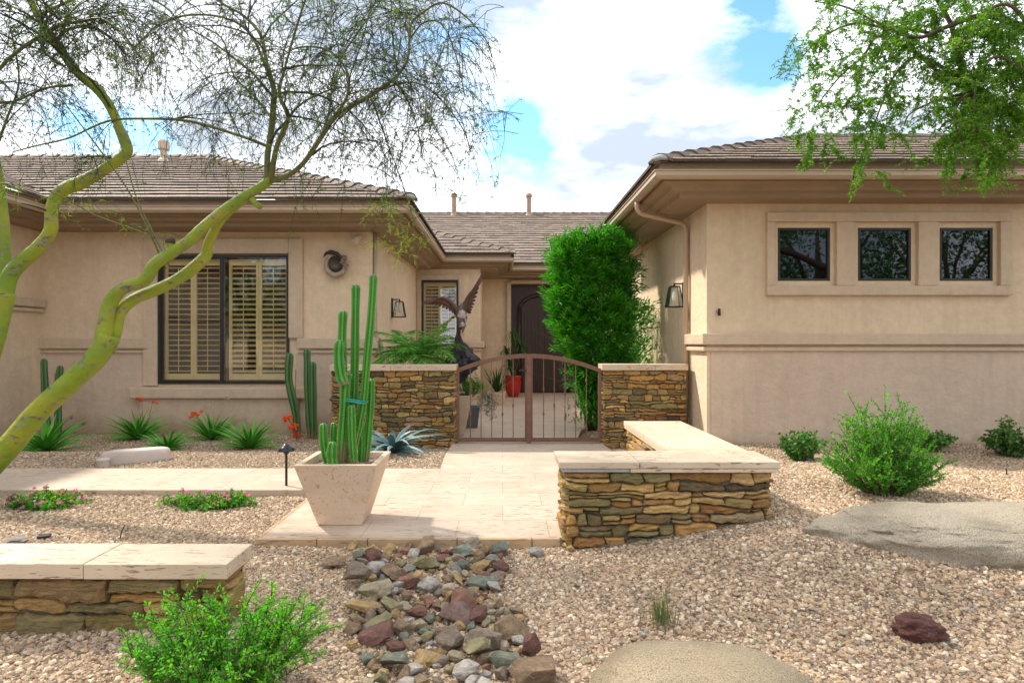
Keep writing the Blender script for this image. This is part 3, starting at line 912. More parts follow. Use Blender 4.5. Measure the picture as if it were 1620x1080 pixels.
def roof_plane(m, base, poly, E, up, z0=3.452, seed=1, tile=0.30, course=0.335, under=True):
    """poly: plan outline CCW; E: point on the eave line; up: unit plan direction upslope"""
    r = random.Random(seed)
    up = Vector(up); ax = Vector((up.y, -up.x))
    E = Vector(E)
    loc = [((Vector(p) - E).dot(ax), (Vector(p) - E).dot(up)) for p in poly]
    # ensure CCW
    area = sum(loc[i][0] * loc[(i + 1) % len(loc)][1] - loc[(i + 1) % len(loc)][0] * loc[i][1] for i in range(len(loc)))
    if area < 0: loc = loc[::-1]
    # eave row overhangs the fascia
    vmin = min(p[1] for p in loc); vmax = max(p[1] for p in loc); umin = min(p[0] for p in loc); umax = max(p[0] for p in loc)
    def W(u, v, h):
        q = E + ax * u + up * v
        return (q.x, q.y, z0 + v * PITCH + h)
    row = 0; v = vmin - 0.04
    loc2 = [(a, b - 0.05 if abs(b - vmin) < 1e-6 else b) for a, b in loc]
    ch = course * math.cos(math.atan(PITCH))
    while v < vmax:
        v1 = v + ch
        u = umin - tile * (0.5 if row % 2 else 0) - 0.1
        rowg = r.uniform(0.93, 1.05)
        while u < umax:
            quad = [(u + 0.002, v), (u + tile - 0.002, v), (u + tile - 0.002, v1 + 0.03), (u + 0.002, v1 + 0.03)]
            u += tile
            pl_ = clip_poly(quad, loc2)
            if len(pl_) < 3: continue
            jit = r.uniform(-0.003, 0.004); g = rowg * r.uniform(0.80, 1.15)
            if r.random() < 0.06: g *= 0.7
            col = (g * r.uniform(0.97, 1.03), g, g * r.uniform(0.93, 1.05))
            n = len(pl_)
            fr_ = [b < v + 0.002 for a, b in pl_]
            th_ = 0.050
            top = [W(a, b + (0.016 if f_ else 0), th_ - 0.036 * (b - v) / ch + jit) for (a, b), f_ in zip(pl_, fr_)]
            bot = [W(a, b, 0.0 - 0.0 * (b - v) / ch) for a, b in pl_]
            fs = [tuple(range(n))]
            for k in range(n): fs.append((k, n + k, n + (k + 1) % n, (k + 1) % n))
            b0 = len(m.c)
            m.add(top + bot, fs, col)
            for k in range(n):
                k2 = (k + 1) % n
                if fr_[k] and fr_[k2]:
                    # rounded nose: sky light painted on the lip, shade painted on the butt end
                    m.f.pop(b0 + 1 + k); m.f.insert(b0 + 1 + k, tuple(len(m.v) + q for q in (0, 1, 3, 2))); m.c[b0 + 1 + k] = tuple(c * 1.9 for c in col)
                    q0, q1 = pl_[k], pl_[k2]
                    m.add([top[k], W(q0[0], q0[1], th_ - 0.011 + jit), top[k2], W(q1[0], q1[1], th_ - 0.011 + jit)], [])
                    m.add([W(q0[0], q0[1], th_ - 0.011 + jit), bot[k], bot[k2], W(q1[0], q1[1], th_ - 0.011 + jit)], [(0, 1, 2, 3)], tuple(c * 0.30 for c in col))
        v = v1; row += 1
    if under:
        n = len(loc)
        base.add([W(a, b, -0.006) for a, b in loc] , [tuple(range(n))])

def zroof(dist): return 3.452 + dist * PITCH
tiles = MB(); deck = MB()
D1 = 15.0; t1 = D1 - 9.46
planes = [
    ([(-6.85, 2.8), (-6.85, 9.46), (-10.35, 12.96), (-10.35, 6.3)], (-6.85, 3), (-1, 0)),
    ([(-6.85, 9.46), (-1.40, 9.46), (-1.40 - t1, D1), (-6.85 - t1, D1)], (-6.85, 9.46), (0, 1)),
    ([(-1.40, 9.46), (-1.40, 15.22), (-1.40 - t1, 15.22 + t1), (-1.40 - t1, D1)], (-1.40, 9.46), (-1, 0)),
    ([(-1.40, 15.22), (0.24, 15.22), (-4.56, 20.02), (-6.2, 20.02)], (-1.40, 15.22), (0, 1)),
    ([(0.24, 15.22), (0.24, 17.1), (-4.56, 21.9), (-4.56, 20.02)], (0.24, 15.22), (-1, 0)),
    ([(0.24, 17.1), (12, 17.1), (12, 23.8), (-6.46, 23.8)], (0.24, 17.1), (0, 1)),
    ([(1.84, 7.5), (13, 7.5), (9.6, 10.9), (5.24, 10.9)], (1.84, 7.5), (0, 1)),
    ([(1.84, 14.3), (1.84, 7.5), (5.24, 10.9)], (1.84, 7.5), (1, 0)),
]
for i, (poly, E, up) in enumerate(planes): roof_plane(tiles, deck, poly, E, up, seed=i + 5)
def plane_only(poly, E, up):
    up = Vector(up); E = Vector(E)
    deck.add([(x, y, 3.446 + (Vector((x, y)) - E).dot(up) * PITCH) for x, y in poly], [tuple(range(len(poly)))])
plane_only([(-12.4, D1), (-6.94, D1), (-6.94, 20.54), (-12.4, 20.54)], (-7, 20.54), (0, -1))
plane_only([(-12, 23.8), (12, 23.8), (12, 30.5), (-12, 30.5)], (0, 30.5), (0, -1))
plane_only([(5.24, 10.9), (12, 10.9), (12, 14.3), (1.84, 14.3)], (0, 14.3), (0, -1))
plane_only([(-13.85, 2.8), (-6.85, 2.8), (-10.35, 6.3)], (0, 2.8), (0, 1))
plane_only([(-10.35, 6.3), (-10.35, 12.96), (-13.85, 12.96), (-13.85, 2.8)], (-13.85, 3), (1, 0))
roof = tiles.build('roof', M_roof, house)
deck.build('roof_deck', M_fascia, house)

def ridge_caps(a, b, za, zb, seed, name='ridge_cap'):
    """lapped bent cap tiles running from plan point a (low) to b (high)"""
    r = random.Random(seed)
    A = Vector((a[0], a[1], za + 0.03)); B = Vector((b[0], b[1], zb + 0.03))
    D = B - A; L = D.length; D.normalize()
    side = D.cross(Vector((0, 0, 1))).normalized(); upv = side.cross(D).normalized()
    m = MB(); s = 0.0; step = 0.36
    while s < L - 0.1:
        g = r.uniform(0.55, 0.8); ln = 0.42
        vs = []
        for (ds, lift) in ((0, 0.040), (ln, 0.004)):
            c = A + D * min(s + ds, L + 0.1) + upv * lift
            for (w, h) in ((-0.15, -0.055), (-0.075, 0.012), (0.0, 0.030), (0.075, 0.012), (0.15, -0.055)): vs.append(c + side * w + upv * h)
            for (w, h) in ((-0.145, -0.085), (0, -0.0), (0.145, -0.085)): vs.append(c + side * w + upv * h)
        fs = [(0, 8, 9, 1), (1, 9, 10, 2), (2, 10, 11, 3), (3, 11, 12, 4), (0, 1, 2, 3, 4, 7, 6, 5), (8, 13, 14, 15, 12, 11, 10, 9), (5, 13, 8, 0), (4, 12, 15, 7)]
        m.add(vs, fs, (g, g * 0.98, g * 0.97))
        s += step
    m.build(name, M_roof, roof)
def hip(a, b, da, db, seed): ridge_caps(a, b, zroof(da), zroof(db), seed)
hip((-1.38, 9.44), (-1.40 - t1, D1), 0, t1, 1)
ridge_caps((-6.9, D1), (-12.3, D1), zroof(t1), zroof(t1), 2)
hip((0.24, 15.22), (-4.5, 19.96), 0, 4.74, 3)
ridge_caps((-6.4, 23.8), (12, 23.8), zroof(6.7), zroof(6.7), 4)
hip((1.86, 7.52), (5.24, 10.9), 0, 3.4, 5)
ridge_caps((5.24, 10.9), (9.6, 10.9), zroof(3.4), zroof(3.4), 6)
hip((1.84, 14.3), (5.24, 10.9), 0, 3.4, 7)
for (x, y) in ((-1.42, 9.48), (0.22, 15.24), (1.87, 7.53)):
    mm = MB()
    mm.lathe([(0.0, 0.055), (0.06, 0.05), (0.10, 0.03), (0.12, 0.0), (0.115, -0.02)], 12, (x, y, 3.475)); mm.build('hip_end', M_lightmortar, roof, smooth=True)

def vent(x, y, zb, h, r):
    m = MB(); m.lathe([(r, -0.3), (r, h), (r * 1.0, h)], 14, (x, y, zb)); m.lathe([(r * 1.35, h - r * 0.5), (r * 1.4, h + r * 0.3), (r * 1.2, h + r * 0.9)], 14, (x, y, zb))
    m.lathe([(r * 2.0, -0.12), (r * 1.15, 0.06)], 14, (x, y, zb))
    return m.build('vent_pipe', M_pipe, roof, smooth=False)
vent(px(718, 340, 23.4).x, 23.5, 6.05, 0.70, 0.085)
vent(px(837, 340, 23.4).x, 23.5, 6.05, 0.70, 0.085)
m = MB(); c0 = (px(259, 260, 14.4).x, 14.4, 5.30)
m.lathe([(0.19, -0.1), (0.13, 0.14), (0.075, 0.2), (0.075, 0.36), (0.12, 0.40), (0.125, 0.56), (0.10, 0.60)], 14, c0); m.build('roof_vent', simple('pale_vent_paint', (0.62, 0.50, 0.37), None, 6, 0.7), roof)

# downspouts
def downspout(pts, r=0.036):
    m = MB()
    # rounded corner path
    out = [Vector(pts[0])]
    for i in range(1, len(pts) - 1):
        p0, p1, p2 = Vector(pts[i - 1]), Vector(pts[i]), Vector(pts[i + 1])
        rr = 0.10
        a = p1 + (p0 - p1).normalized() * rr; b = p1 + (p2 - p1).normalized() * rr
        for k in range(5):
            t = k / 4; out.append(a * (1 - t) ** 2 + p1 * 2 * t * (1 - t) + b * t * t)
    out.append(Vector(pts[-1]))
    m.tube(out, r, 10)
    return m.build('downspout', M_gutter, house, smooth=True)
downspout([(1.87, 8.78, 3.27), (1.87, 8.78, 3.10), (2.60, 8.95, 2.98), (2.60, 8.98, -0.25)])
downspout([(WX + 0.035, 10.36, 3.10), (WX + 0.035, 10.36, 1.42), (WX + 0.13, 10.40, 1.30), (WX + 0.13, 10.40, 1.10), (WX + 0.10, 10.38, -0.25)], 0.034)

# ------------------------------------------------------------------ windows
def frame_boxes(m, x0, x1, z0, z1, y0, y1, w):
    m.box(x0, x1, y0, y1, z0, z0 + w); m.box(x0, x1, y0, y1, z1 - w, z1)
    m.box(x0, x0 + w, y0 + 0.001, y1 - 0.001, z0 + w, z1 - w); m.box(x1 - w, x1, y0 + 0.001, y1 - 0.001, z0 + w, z1 - w)
def window_thing():
    o = bpy.data.objects.new('window', None); C.objects.link(o); o.parent = house; o.location = -wloc(house)
    return o
def room(w, x0, x1, z0, z1, y0, y1):
    m = MB()
    vs = [(x0, y0, z0), (x1, y0, z0), (x1, y0, z1), (x0, y0, z1), (x0, y1, z0), (x1, y1, z0), (x1, y1, z1), (x0, y1, z1)]
    m.add(vs, [(4, 5, 6, 7), (0, 4, 7, 3), (1, 2, 6, 5), (3, 7, 6, 2), (0, 1, 5, 4)])
    m.build('dark_room', M_dark, w)
def shutter(w, x0, x1, z0, z1, y, n, tilt=0.30, rod=True, st=0.045):
    m = MB()
    m.box(x0, x0 + st, y, y + 0.035, z0, z1); m.box(x1 - st, x1, y, y + 0.035, z0, z1)
    m.box(x0 + st, x1 - st, y + 0.001, y + 0.034, z0, z0 + 0.10); m.box(x0 + st, x1 - st, y + 0.001, y + 0.034, z1 - 0.10, z1)
    a, b = z0 + 0.10, z1 - 0.10
    for k in range(n):
        zc = a + (b - a) * (k + 0.5) / n
        mt = Matrix.Translation((0, y + 0.018, zc)) @ Matrix.Rotation(tilt, 4, 'X')
        m.box(x0 + st, x1 - st, -0.034, 0.034, -0.0045, 0.0045, M=mt)
    if rod: m.box((x0 + x1) / 2 - 0.005, (x0 + x1) / 2 + 0.005, y - 0.022, y - 0.012, a + 0.04, b - 0.04)
    m.build('shutter', M_cream, w)

w = window_thing()
fr = MB()
frame_boxes(fr, -5.60, -3.47, 0.63, 2.73, 10.27, 10.36, 0.045)
fr.box(-4.58, -4.53, 10.262, 10.35, 0.675, 2.685)
frame_boxes(fr, -5.552, -4.583, 0.678, 2.682, 10.285, 10.33, 0.018)
fr.build('frame', M_bronze, w)
gl = MB(); gl.box(-5.55, -4.585, 10.304, 10.310, 0.68, 2.68); gl.box(-4.528, -3.518, 10.294, 10.300, 0.68, 2.68); gl.build('pane', M_glass, w)
for (a, b) in ((-5.555, -5.085), (-5.080, -4.61), (-4.50, -4.012), (-4.007, -3.52)):
    shutter(w, a, b, 0.69, 2.67, 10.40, 21, -0.15 if a < -4.55 else 0.45)
room(w, -5.9, -3.2, 0.4, 2.95, 10.5, 12.4)

w = window_thing()
fr = MB(); frame_boxes(fr, -2.0, -1.09, 0.75, 2.84, 15.57, 15.66, 0.045); fr.build('frame', M_bronze, w)
gl = MB(); gl.box(-1.96, -1.13, 15.60, 15.606, 0.79, 2.80); gl.build('pane', M_glass, w)
for (a, b) in ((-1.955, -1.55), (-1.545, -1.135)): shutter(w, a, b, 0.80, 2.79, 15.69, 21, 0.6)
room(w, -2.1, -0.9, 0.5, 3.0, 15.81, 17)

for (a, b) in ((3.57, 4.25), (4.61, 5.30), (5.67, 6.36)):
    w = window_thing()
    fr = MB(); frame_boxes(fr, a, b, 2.10, 2.79, 8.20, 8.28, 0.032); fr.build('frame', M_bronze, w)
    gl = MB(); gl.box(a + 0.03, b - 0.03, 8.225, 8.231, 2.13, 2.76); gl.build('pane', M_tinted, w)
    room(w, a - 0.02, b + 0.02, 2.05, 2.85, 8.405, 9.2)

# entry door in its recess
door = MB()
door.box(0.0, 2.4, 18.1, 18.18, -0.13, 2.96)
d1 = door.build('door_frame', M_door, house)
for (a, b) in ((0.55, 1.19), (1.20, 1.84)):
    m = MB(); m.box(a, b, 18.03, 18.098, -0.10, 2.35)
    for k in range(5): m.box(a + 0.07 + k * 0.105, a + 0.155 + k * 0.105, 18.012, 18.03, 0.1, 2.2)
    m.build('door', M_door, house)
m = MB(); prev = None
arc = [(1.195 + 0.72 * math.cos(a), 18.04, 2.25 + 0.42 * math.sin(a)) for a in np.linspace(0, math.pi, 16)]
m.tube(arc, 0.05, 6); m.tube([(0.475, 18.04, -0.1), (0.475, 18.04, 2.25)], 0.05, 6); m.tube([(1.915, 18.04, -0.1), (1.915, 18.04, 2.25)], 0.05, 6)
m.build('door_arch', M_door, house, smooth=True)
m = MB(); m.box(0.0, 0.24, 17.95, 18.3, -0.13, 3.1); m.box(2.4, 2.6, 17.95, 18.3, -0.13, 3.1); m.box(0.0, 2.6, 18.3, 18.5, -0.13, 3.2); m.build('entry_recess', M_wall, house)

# ================================================================== foliage tools
def quads_obj(name, V, F4n, cols, mat, parent=None, world=True, k=4):
    """V (n,k,3) leaf polygons"""
    n = V.shape[0]
    me = bpy.data.meshes.new(name)
    me.vertices.add(n * k); me.vertices.foreach_set('co', V.reshape(-1).astype(np.float32))
    me.loops.add(n * k); me.loops.foreach_set('vertex_index', np.arange(n * k, dtype=np.int32))
    me.polygons.add(n); me.polygons.foreach_set('loop_start', np.arange(0, n * k, k, dtype=np.int32)); me.polygons.foreach_set('loop_total', np.full(n, k, dtype=np.int32))
    at = me.attributes.new('Col', 'FLOAT_VECTOR', 'FACE'); at.data.foreach_set('vector', cols.astype(np.float32).reshape(-1))
    me.materials.append(mat); me.update(calc_edges=True); me.validate()
    o = bpy.data.objects.new(name, me); C.objects.link(o)
    if parent is not None:
        o.parent = parent
        if world: o.location = -wloc(parent)
    return o

def leaf_quads(P, D, L, W, droop=0.15, fat=0.45):
    """rhombic leaves: base P (n,3), direction D (n,3), length L, width W (arrays)"""
    n = len(P)
    D = D / (np.linalg.norm(D, axis=1, keepdims=True) + 1e-9)
    rv = rng.normal(size=(n, 3)); S = np.cross(D, rv); S /= (np.linalg.norm(S, axis=1, keepdims=True) + 1e-9)
    L = np.broadcast_to(np.asarray(L, float), (n,))[:, None]; W = np.broadcast_to(np.asarray(W, float), (n,))[:, None]
    tip = P + D * L; tip[:, 2] -= droop * L[:, 0]
    mid = P + D * L * fat
    V = np.stack([P, mid + S * W / 2, tip, mid - S * W / 2], axis=1)
    return V
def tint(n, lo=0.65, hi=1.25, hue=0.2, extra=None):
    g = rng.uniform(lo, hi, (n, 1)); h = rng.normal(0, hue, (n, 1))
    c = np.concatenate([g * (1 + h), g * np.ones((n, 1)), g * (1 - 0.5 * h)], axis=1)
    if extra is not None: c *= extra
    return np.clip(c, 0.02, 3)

# ================================================================== gate
gate = thing('garden_gate', 'brown double iron garden gate with arched top between the stone walls', 'gate', (0.365, 8.8, -0.11))
GX0, GX1, GY = -0.655, 1.39, 8.86
gcx = (GX0 + GX1) / 2
def arch_z(x): return 0.90 + 0.215 * (1 - ((x - gcx) / ((GX1 - GX0) / 2)) ** 2)
def gate_leaf(x0, x1, hinge_left):
    leaf = bpy.data.objects.new('gate_leaf', None); C.objects.link(leaf); leaf.parent = gate; leaf.location = -wloc(gate)
    m = MB()
    w = 0.05
    for (a, b) in ((x0, x0 + w), (x1 - w, x1)):
        zt = arch_z((a + b) / 2) - 0.02
        m.box(a, b, GY - 0.02, GY + 0.02, -0.085, zt)
    m.box(x0 + w, x1 - w, GY - 0.019, GY + 0.019, -0.085, -0.03)
    n = 16; vs = []
    for i in range(n + 1):
        x = x0 + (x1 - x0) * i / n; z = arch_z(x)
        vs += [(x, GY - 0.022, z - 0.03), (x, GY + 0.022, z - 0.03), (x, GY + 0.022, z + 0.03), (x, GY - 0.022, z + 0.03)]
    fs = [(4 * i + k, 4 * i + (k + 1) % 4, 4 * i + 4 + (k + 1) % 4, 4 * i + 4 + k) for i in range(n) for k in range(4)] + [(3, 2, 1, 0), (4 * n, 4 * n + 1, 4 * n + 2, 4 * n + 3)]
    m.add(vs, fs)
    m.build('frame', M_rustpaint, leaf, bevel=0.002)
    k = 5
    for i in range(k):
        x = x0 + w + (x1 - x0 - 2 * w) * (i + 1) / (k + 1) * 0.98 + 0.004
        b = MB(); b.box(x - 0.006, x + 0.006, GY - 0.006, GY + 0.006, -0.031, arch_z(x) - 0.028)
        zk = [0.30, 0.42, 0.24][i % 3]
        for z in ([zk, zk + 0.35] if i % 2 == 0 else [zk]):
            b.lathe([(0.006, -0.03), (0.013, -0.02), (0.009, -0.01), (0.019, 0.0), (0.009, 0.012), (0.013, 0.02), (0.006, 0.03)], 8, (x, GY, z))
        b.build('picket', M_rustpaint, leaf)
    return leaf
lf = gate_leaf(GX0, gcx - 0.004, True)
rf = gate_leaf(gcx + 0.004, GX1, False)
m = MB(); m.box(gcx - 0.032, gcx + 0.028, GY - 0.034, GY - 0.023, -0.10, arch_z(gcx) + 0.015); m.build('cover_strip', M_rustpaint, gate, bevel=0.002)
m = MB(); m.box(gcx - 0.12, gcx - 0.035, GY - 0.05, GY - 0.036, 0.90, 0.93); m.tube([(gcx - 0.06, GY - 0.03, 0.915), (gcx - 0.06, GY - 0.075, 0.915), (gcx - 0.14, GY - 0.075, 0.915)], 0.008, 8); m.build('latch', M_bronze, gate)

# ================================================================== planter and cactus
def planter(name, label, cx, cy, zb, wb, wt, h, mat, th=0.045, group=None, depth=None, soil=True):
    t = thing(name, label, 'planter', (cx, cy, zb), group)
    m = MB()
    def ring(w, z): return [(cx + sx * w / 2, cy + sy * w / 2, z) for sx, sy in ((-1, -1), (1, -1), (1, 1), (-1, 1))]
    vs = ring(wb, zb) + ring(wt, zb + h) + ring(wt - 2 * th, zb + h) + ring(wt - 2 * th - 0.04, zb + h - 0.12)
    fs = [(3, 2, 1, 0)]
    for L0 in (0, 4, 8):
        for k in range(4): fs.append((L0 + k, L0 + (k + 1) % 4, L0 + 4 + (k + 1) % 4, L0 + 4 + k))
    fs.append((12, 13, 14, 15))
    m.add(vs, fs)
    m.build('pot', mat, t, bevel=0.005)
    if soil:
        g = MB(); w = (wt - 2 * th - 0.012) / 2
        r = random.Random(2)
        n = 14
        v = [(cx - w + 2 * w * i / n, cy - w + 2 * w * j / n, zb + h - 0.045 + r.uniform(-0.006, 0.008)) for j in range(n + 1) for i in range(n + 1)]
        f = [(j * (n + 1) + i, j * (n + 1) + i + 1, (j + 1) * (n + 1) + i + 1, (j + 1) * (n + 1) + i) for j in range(n) for i in range(n)]
        g.add(v, f); g.build('soil', M_ground, t, smooth=False)
    return t
planter('travertine_planter', 'square tapered travertine planter holding the tall cactus on the patio corner', -1.115, 4.48, 0.051, 0.30, 0.555, 0.435, M_planter)
m = MB(); m.box(-1.285, -0.945, 4.305, 4.655, 0.0505, 0.058)

def ribbed(m, path, r, ribs=6, seg=4, deep=0.24, tip=True):
    """ribbed cactus column along a path; rib crests get the lighter tint"""
    pts = []
    P_ = [Vector(p) for p in path]
    # resample as a smooth curve
    n = 16
    def cr(t):
        f = t * (len(P_) - 1); i = min(int(f), len(P_) - 2); u = f - i
        p0 = P_[max(i - 1, 0)]; p1 = P_[i]; p2 = P_[i + 1]; p3 = P_[min(i + 2, len(P_) - 1)]
        return 0.5 * ((2 * p1) + (p2 - p0) * u + (2 * p0 - 5 * p1 + 4 * p2 - p3) * u * u + (3 * p1 - p0 - 3 * p2 + p3) * u ** 3)
    L = sum((P_[i + 1] - P_[i]).length for i in range(len(P_) - 1))
    ts = list(np.linspace(0, 1, n))
    tipl = min(0.35, r * 2.0 / L)
    ts = [t * (1 - tipl) for t in ts] + [1 - tipl + tipl * k for k in (0.3, 0.55, 0.75, 0.88, 0.96, 1.0)]
    NS = ribs * seg
    up = None; vs = []; cols = []
    for i, t in enumerate(ts):
        p = cr(t); tg = (cr(min(1, t + 0.01)) - cr(max(0, t - 0.01))).normalized()
        if up is None: up = tg.orthogonal().normalized()
        up = (up - tg * up.dot(tg)).normalized(); w = tg.cross(up)
        k = 1.0
        if t > 1 - tipl:
            q = (t - (1 - tipl)) / tipl; k = math.sqrt(max(0.0, 1 - q ** 2.2)) * 0.97 + 0.03
        wob = 1 + 0.05 * math.sin(t * 17 + r * 300)
        base = 0.72 + 0.28 * min(1, t * 6)
        for s_ in range(NS):
            a = 2 * math.pi * s_ / NS
            cc = abs(math.cos(a * ribs / 2))
            rr = r * k * wob * base * (1 - deep + deep * cc ** 0.8 * 1.0)
            vs.append(p + (up * math.cos(a) + w * math.sin(a)) * rr)
    fs = []; fc = []
    for i in range(len(ts) - 1):
        for s_ in range(NS):
            s2 = (s_ + 1) % NS
            fs.append((i * NS + s_, i * NS + s2, (i + 1) * NS + s2, (i + 1) * NS + s_))
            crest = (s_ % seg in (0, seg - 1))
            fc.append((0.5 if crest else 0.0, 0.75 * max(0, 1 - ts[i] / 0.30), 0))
    b = len(m.v); m.v += [tuple(p) for p in vs]; m.f += [tuple(q + b for q in f) for f in fs]; m.c += fc
    m.f.append(tuple(b + (len(ts) - 1) * NS + q for q in range(NS))); m.c.append((0, 0, 0))
    # areoles with short pale spines along the crests
    out = []
    n2 = int(L / 0.022)
    for q in range(n2):
        f = q / n2 * (len(ts) - 3); i = int(f); u = f - i
        for s_ in range(0, NS, seg):
            p0 = vs[i * NS + s_]; p1 = vs[(i + 1) * NS + s_]; c = cr(ts[i])
            p = p0.lerp(p1, u); out.append((p, (p - c).normalized()))
    return out
def spines(parent, pts, ln=0.012):
    P = []; D = []
    for p, d in pts:
        for k in range(4): P.append(tuple(p - d * 0.001)); D.append(tuple(d + Vector(rng.normal(0, 0.7, 3))))
    P = np.array(P); n = len(P)
    so_ = quads_obj('spines', leaf_quads(P, np.array(D), rng.uniform(0.6, 1.3, n) * ln, 0.0016, 0), None, tint(n, 0.8, 1.2, 0.05), M_spine, parent)
    so_['kind'] = 'stuff'

M_spine = simple('spine', (0.45, 0.42, 0.28), None, 5, 0.6)
cx_ = thing('potted_cactus', 'tall multi-stemmed ribbed green cactus tied with a teal band growing in the planter', 'cactus', (-1.11, 4.5, 0.44))
stems = [([(553, 738), (566, 681), (575, 632), (580, 575), (587, 501), (591, 434)], 4.50, 0.030),
         ([(546, 738), (558, 648), (561, 583), (562, 520), (563, 450)], 4.56, 0.033),
         ([(538, 738), (544, 655), (547, 603), (549, 590)], 4.46, 0.037),
         ([(547, 640), (543, 590), (541, 542), (543, 491)], 4.53, 0.034),
         ([(545, 609), (539, 592), (536, 562), (538, 537)], 4.40, 0.040),
         ([(578, 738), (583, 680), (586, 640), (587, 599)], 4.60, 0.030),
         ([(560, 738), (557, 690), (556, 640)], 4.42, 0.030),
         ([(521, 738), (513, 705), (511, 669)], 4.48, 0.032),
         ([(530, 738), (528, 702), (528, 668)], 4.60, 0.026),
         ([(527, 740), (525, 716), (527, 698)], 4.36, 0.038),
         ([(570, 738), (572, 700), (569, 660)], 4.58, 0.028)]
for pts, d, r in stems:
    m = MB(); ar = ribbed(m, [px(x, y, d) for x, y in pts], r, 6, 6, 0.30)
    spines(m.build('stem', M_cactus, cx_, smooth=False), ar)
m = MB()
band = []
for k in range(24):
    a = 2 * math.pi * k / 24
    c = px(560, 634, 4.51); band.append((c.x + 0.088 * math.cos(a), c.y + 0.085 * math.sin(a), c.z + 0.004 * math.sin(3 * a) - 0.012 * math.cos(a)))
band.append(band[0]); m.tube(band, 0.008, 6); m.tube([(p[0], p[1], p[2] + 0.014) for p in band], 0.006, 6)
m.build('tie', simple('teal_tie', (0.02, 0.30, 0.22), None, 8, 0.6), cx_, smooth=True)

def wall_cactus(label, stems, d, group, stakes=(), nm='column_cactus'):
    x0, y0 = stems[0][0][0]
    b = px(x0, y0, d); b.z = ground_z(b.x, d)
    t = thing(nm, label, 'cactus', b, group)
    for pts, r in stems:
        P_ = [px(x, y, d) for x, y in pts]; P_[0].z = ground_z(b.x, d) - 0.05
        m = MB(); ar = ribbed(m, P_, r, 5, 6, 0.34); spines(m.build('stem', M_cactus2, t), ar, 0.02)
    for (xa, ya, xb, yb) in stakes:
        m = MB(); A = px(xa, ya, d + 0.06); A.z = -0.15; m.tube([A, px(xb, yb, d + 0.06)], 0.008, 6); m.build('stake', simple('stake_wood', (0.42, 0.24, 0.13), None, 6, 0.8), t)
    return t
G = 'slender column cacti along the house wall'
wall_cactus('single leaning column cactus right below the corner of the shuttered window', [([(470, 690), (468, 654), (457, 600), (459, 558)], 0.062)], 9.75, G, [(466, 690, 468, 584)])
wall_cactus('staked pair of column cacti standing between the window and the left stone wall', [([(492, 690), (487, 620), (486, 551)], 0.055), ([(497, 690), (496, 640), (495, 572)], 0.055)], 9.65, G, [(501, 690, 500, 630)])
wall_cactus('pair of thin column cacti behind the leaning tree trunk in the corner', [([(76, 690), (72, 640), (69, 567)], 0.05), ([(92, 690), (92, 640), (95, 578)], 0.05)], 9.5, G, [(88, 690, 87, 590)])

def leafy_stems(base, tips, rs, spacing, L, W, rstem=0.003, up=0.45, curve=0.15, leafstart=0.15, fan=1.0):
    """upright leafy shoots; returns leaf positions, dirs and draws stems in rs (MB)"""
    P = []; D = []
    for b, t in zip(base, tips):
        b = Vector(b); t = Vector(t); h = (t - b).length
        mid = (b + t) / 2 + Vector((rng.normal(0, curve * h * 0.4), rng.normal(0, curve * h * 0.4), 0.05 * h))
        pts = [b * (1 - s) ** 2 + mid * 2 * s * (1 - s) + t * s * s for s in np.linspace(0, 1, 7)]
        rs.tube(pts, [rstem * (1 - 0.7 * i / 6) for i in range(7)], 4, cap=False)
        n = max(2, int(h / spacing))
        for k in range(n):
            s = leafstart + (1 - leafstart) * (k + rng.random()) / n
            p = b * (1 - s) ** 2 + mid * 2 * s * (1 - s) + t * s * s
            tg = (mid - b) * (1 - s) + (t - mid) * s
            tg.normalize()
            a = rng.uniform(0, 6.283)
            o = tg.orthogonal().normalized(); w = tg.cross(o)
            d = (o * math.cos(a) + w * math.sin(a)) * fan + tg * up
            P.append(p); D.append(d)
    return np.array([tuple(p) for p in P]), np.array([tuple(d) for d in D])

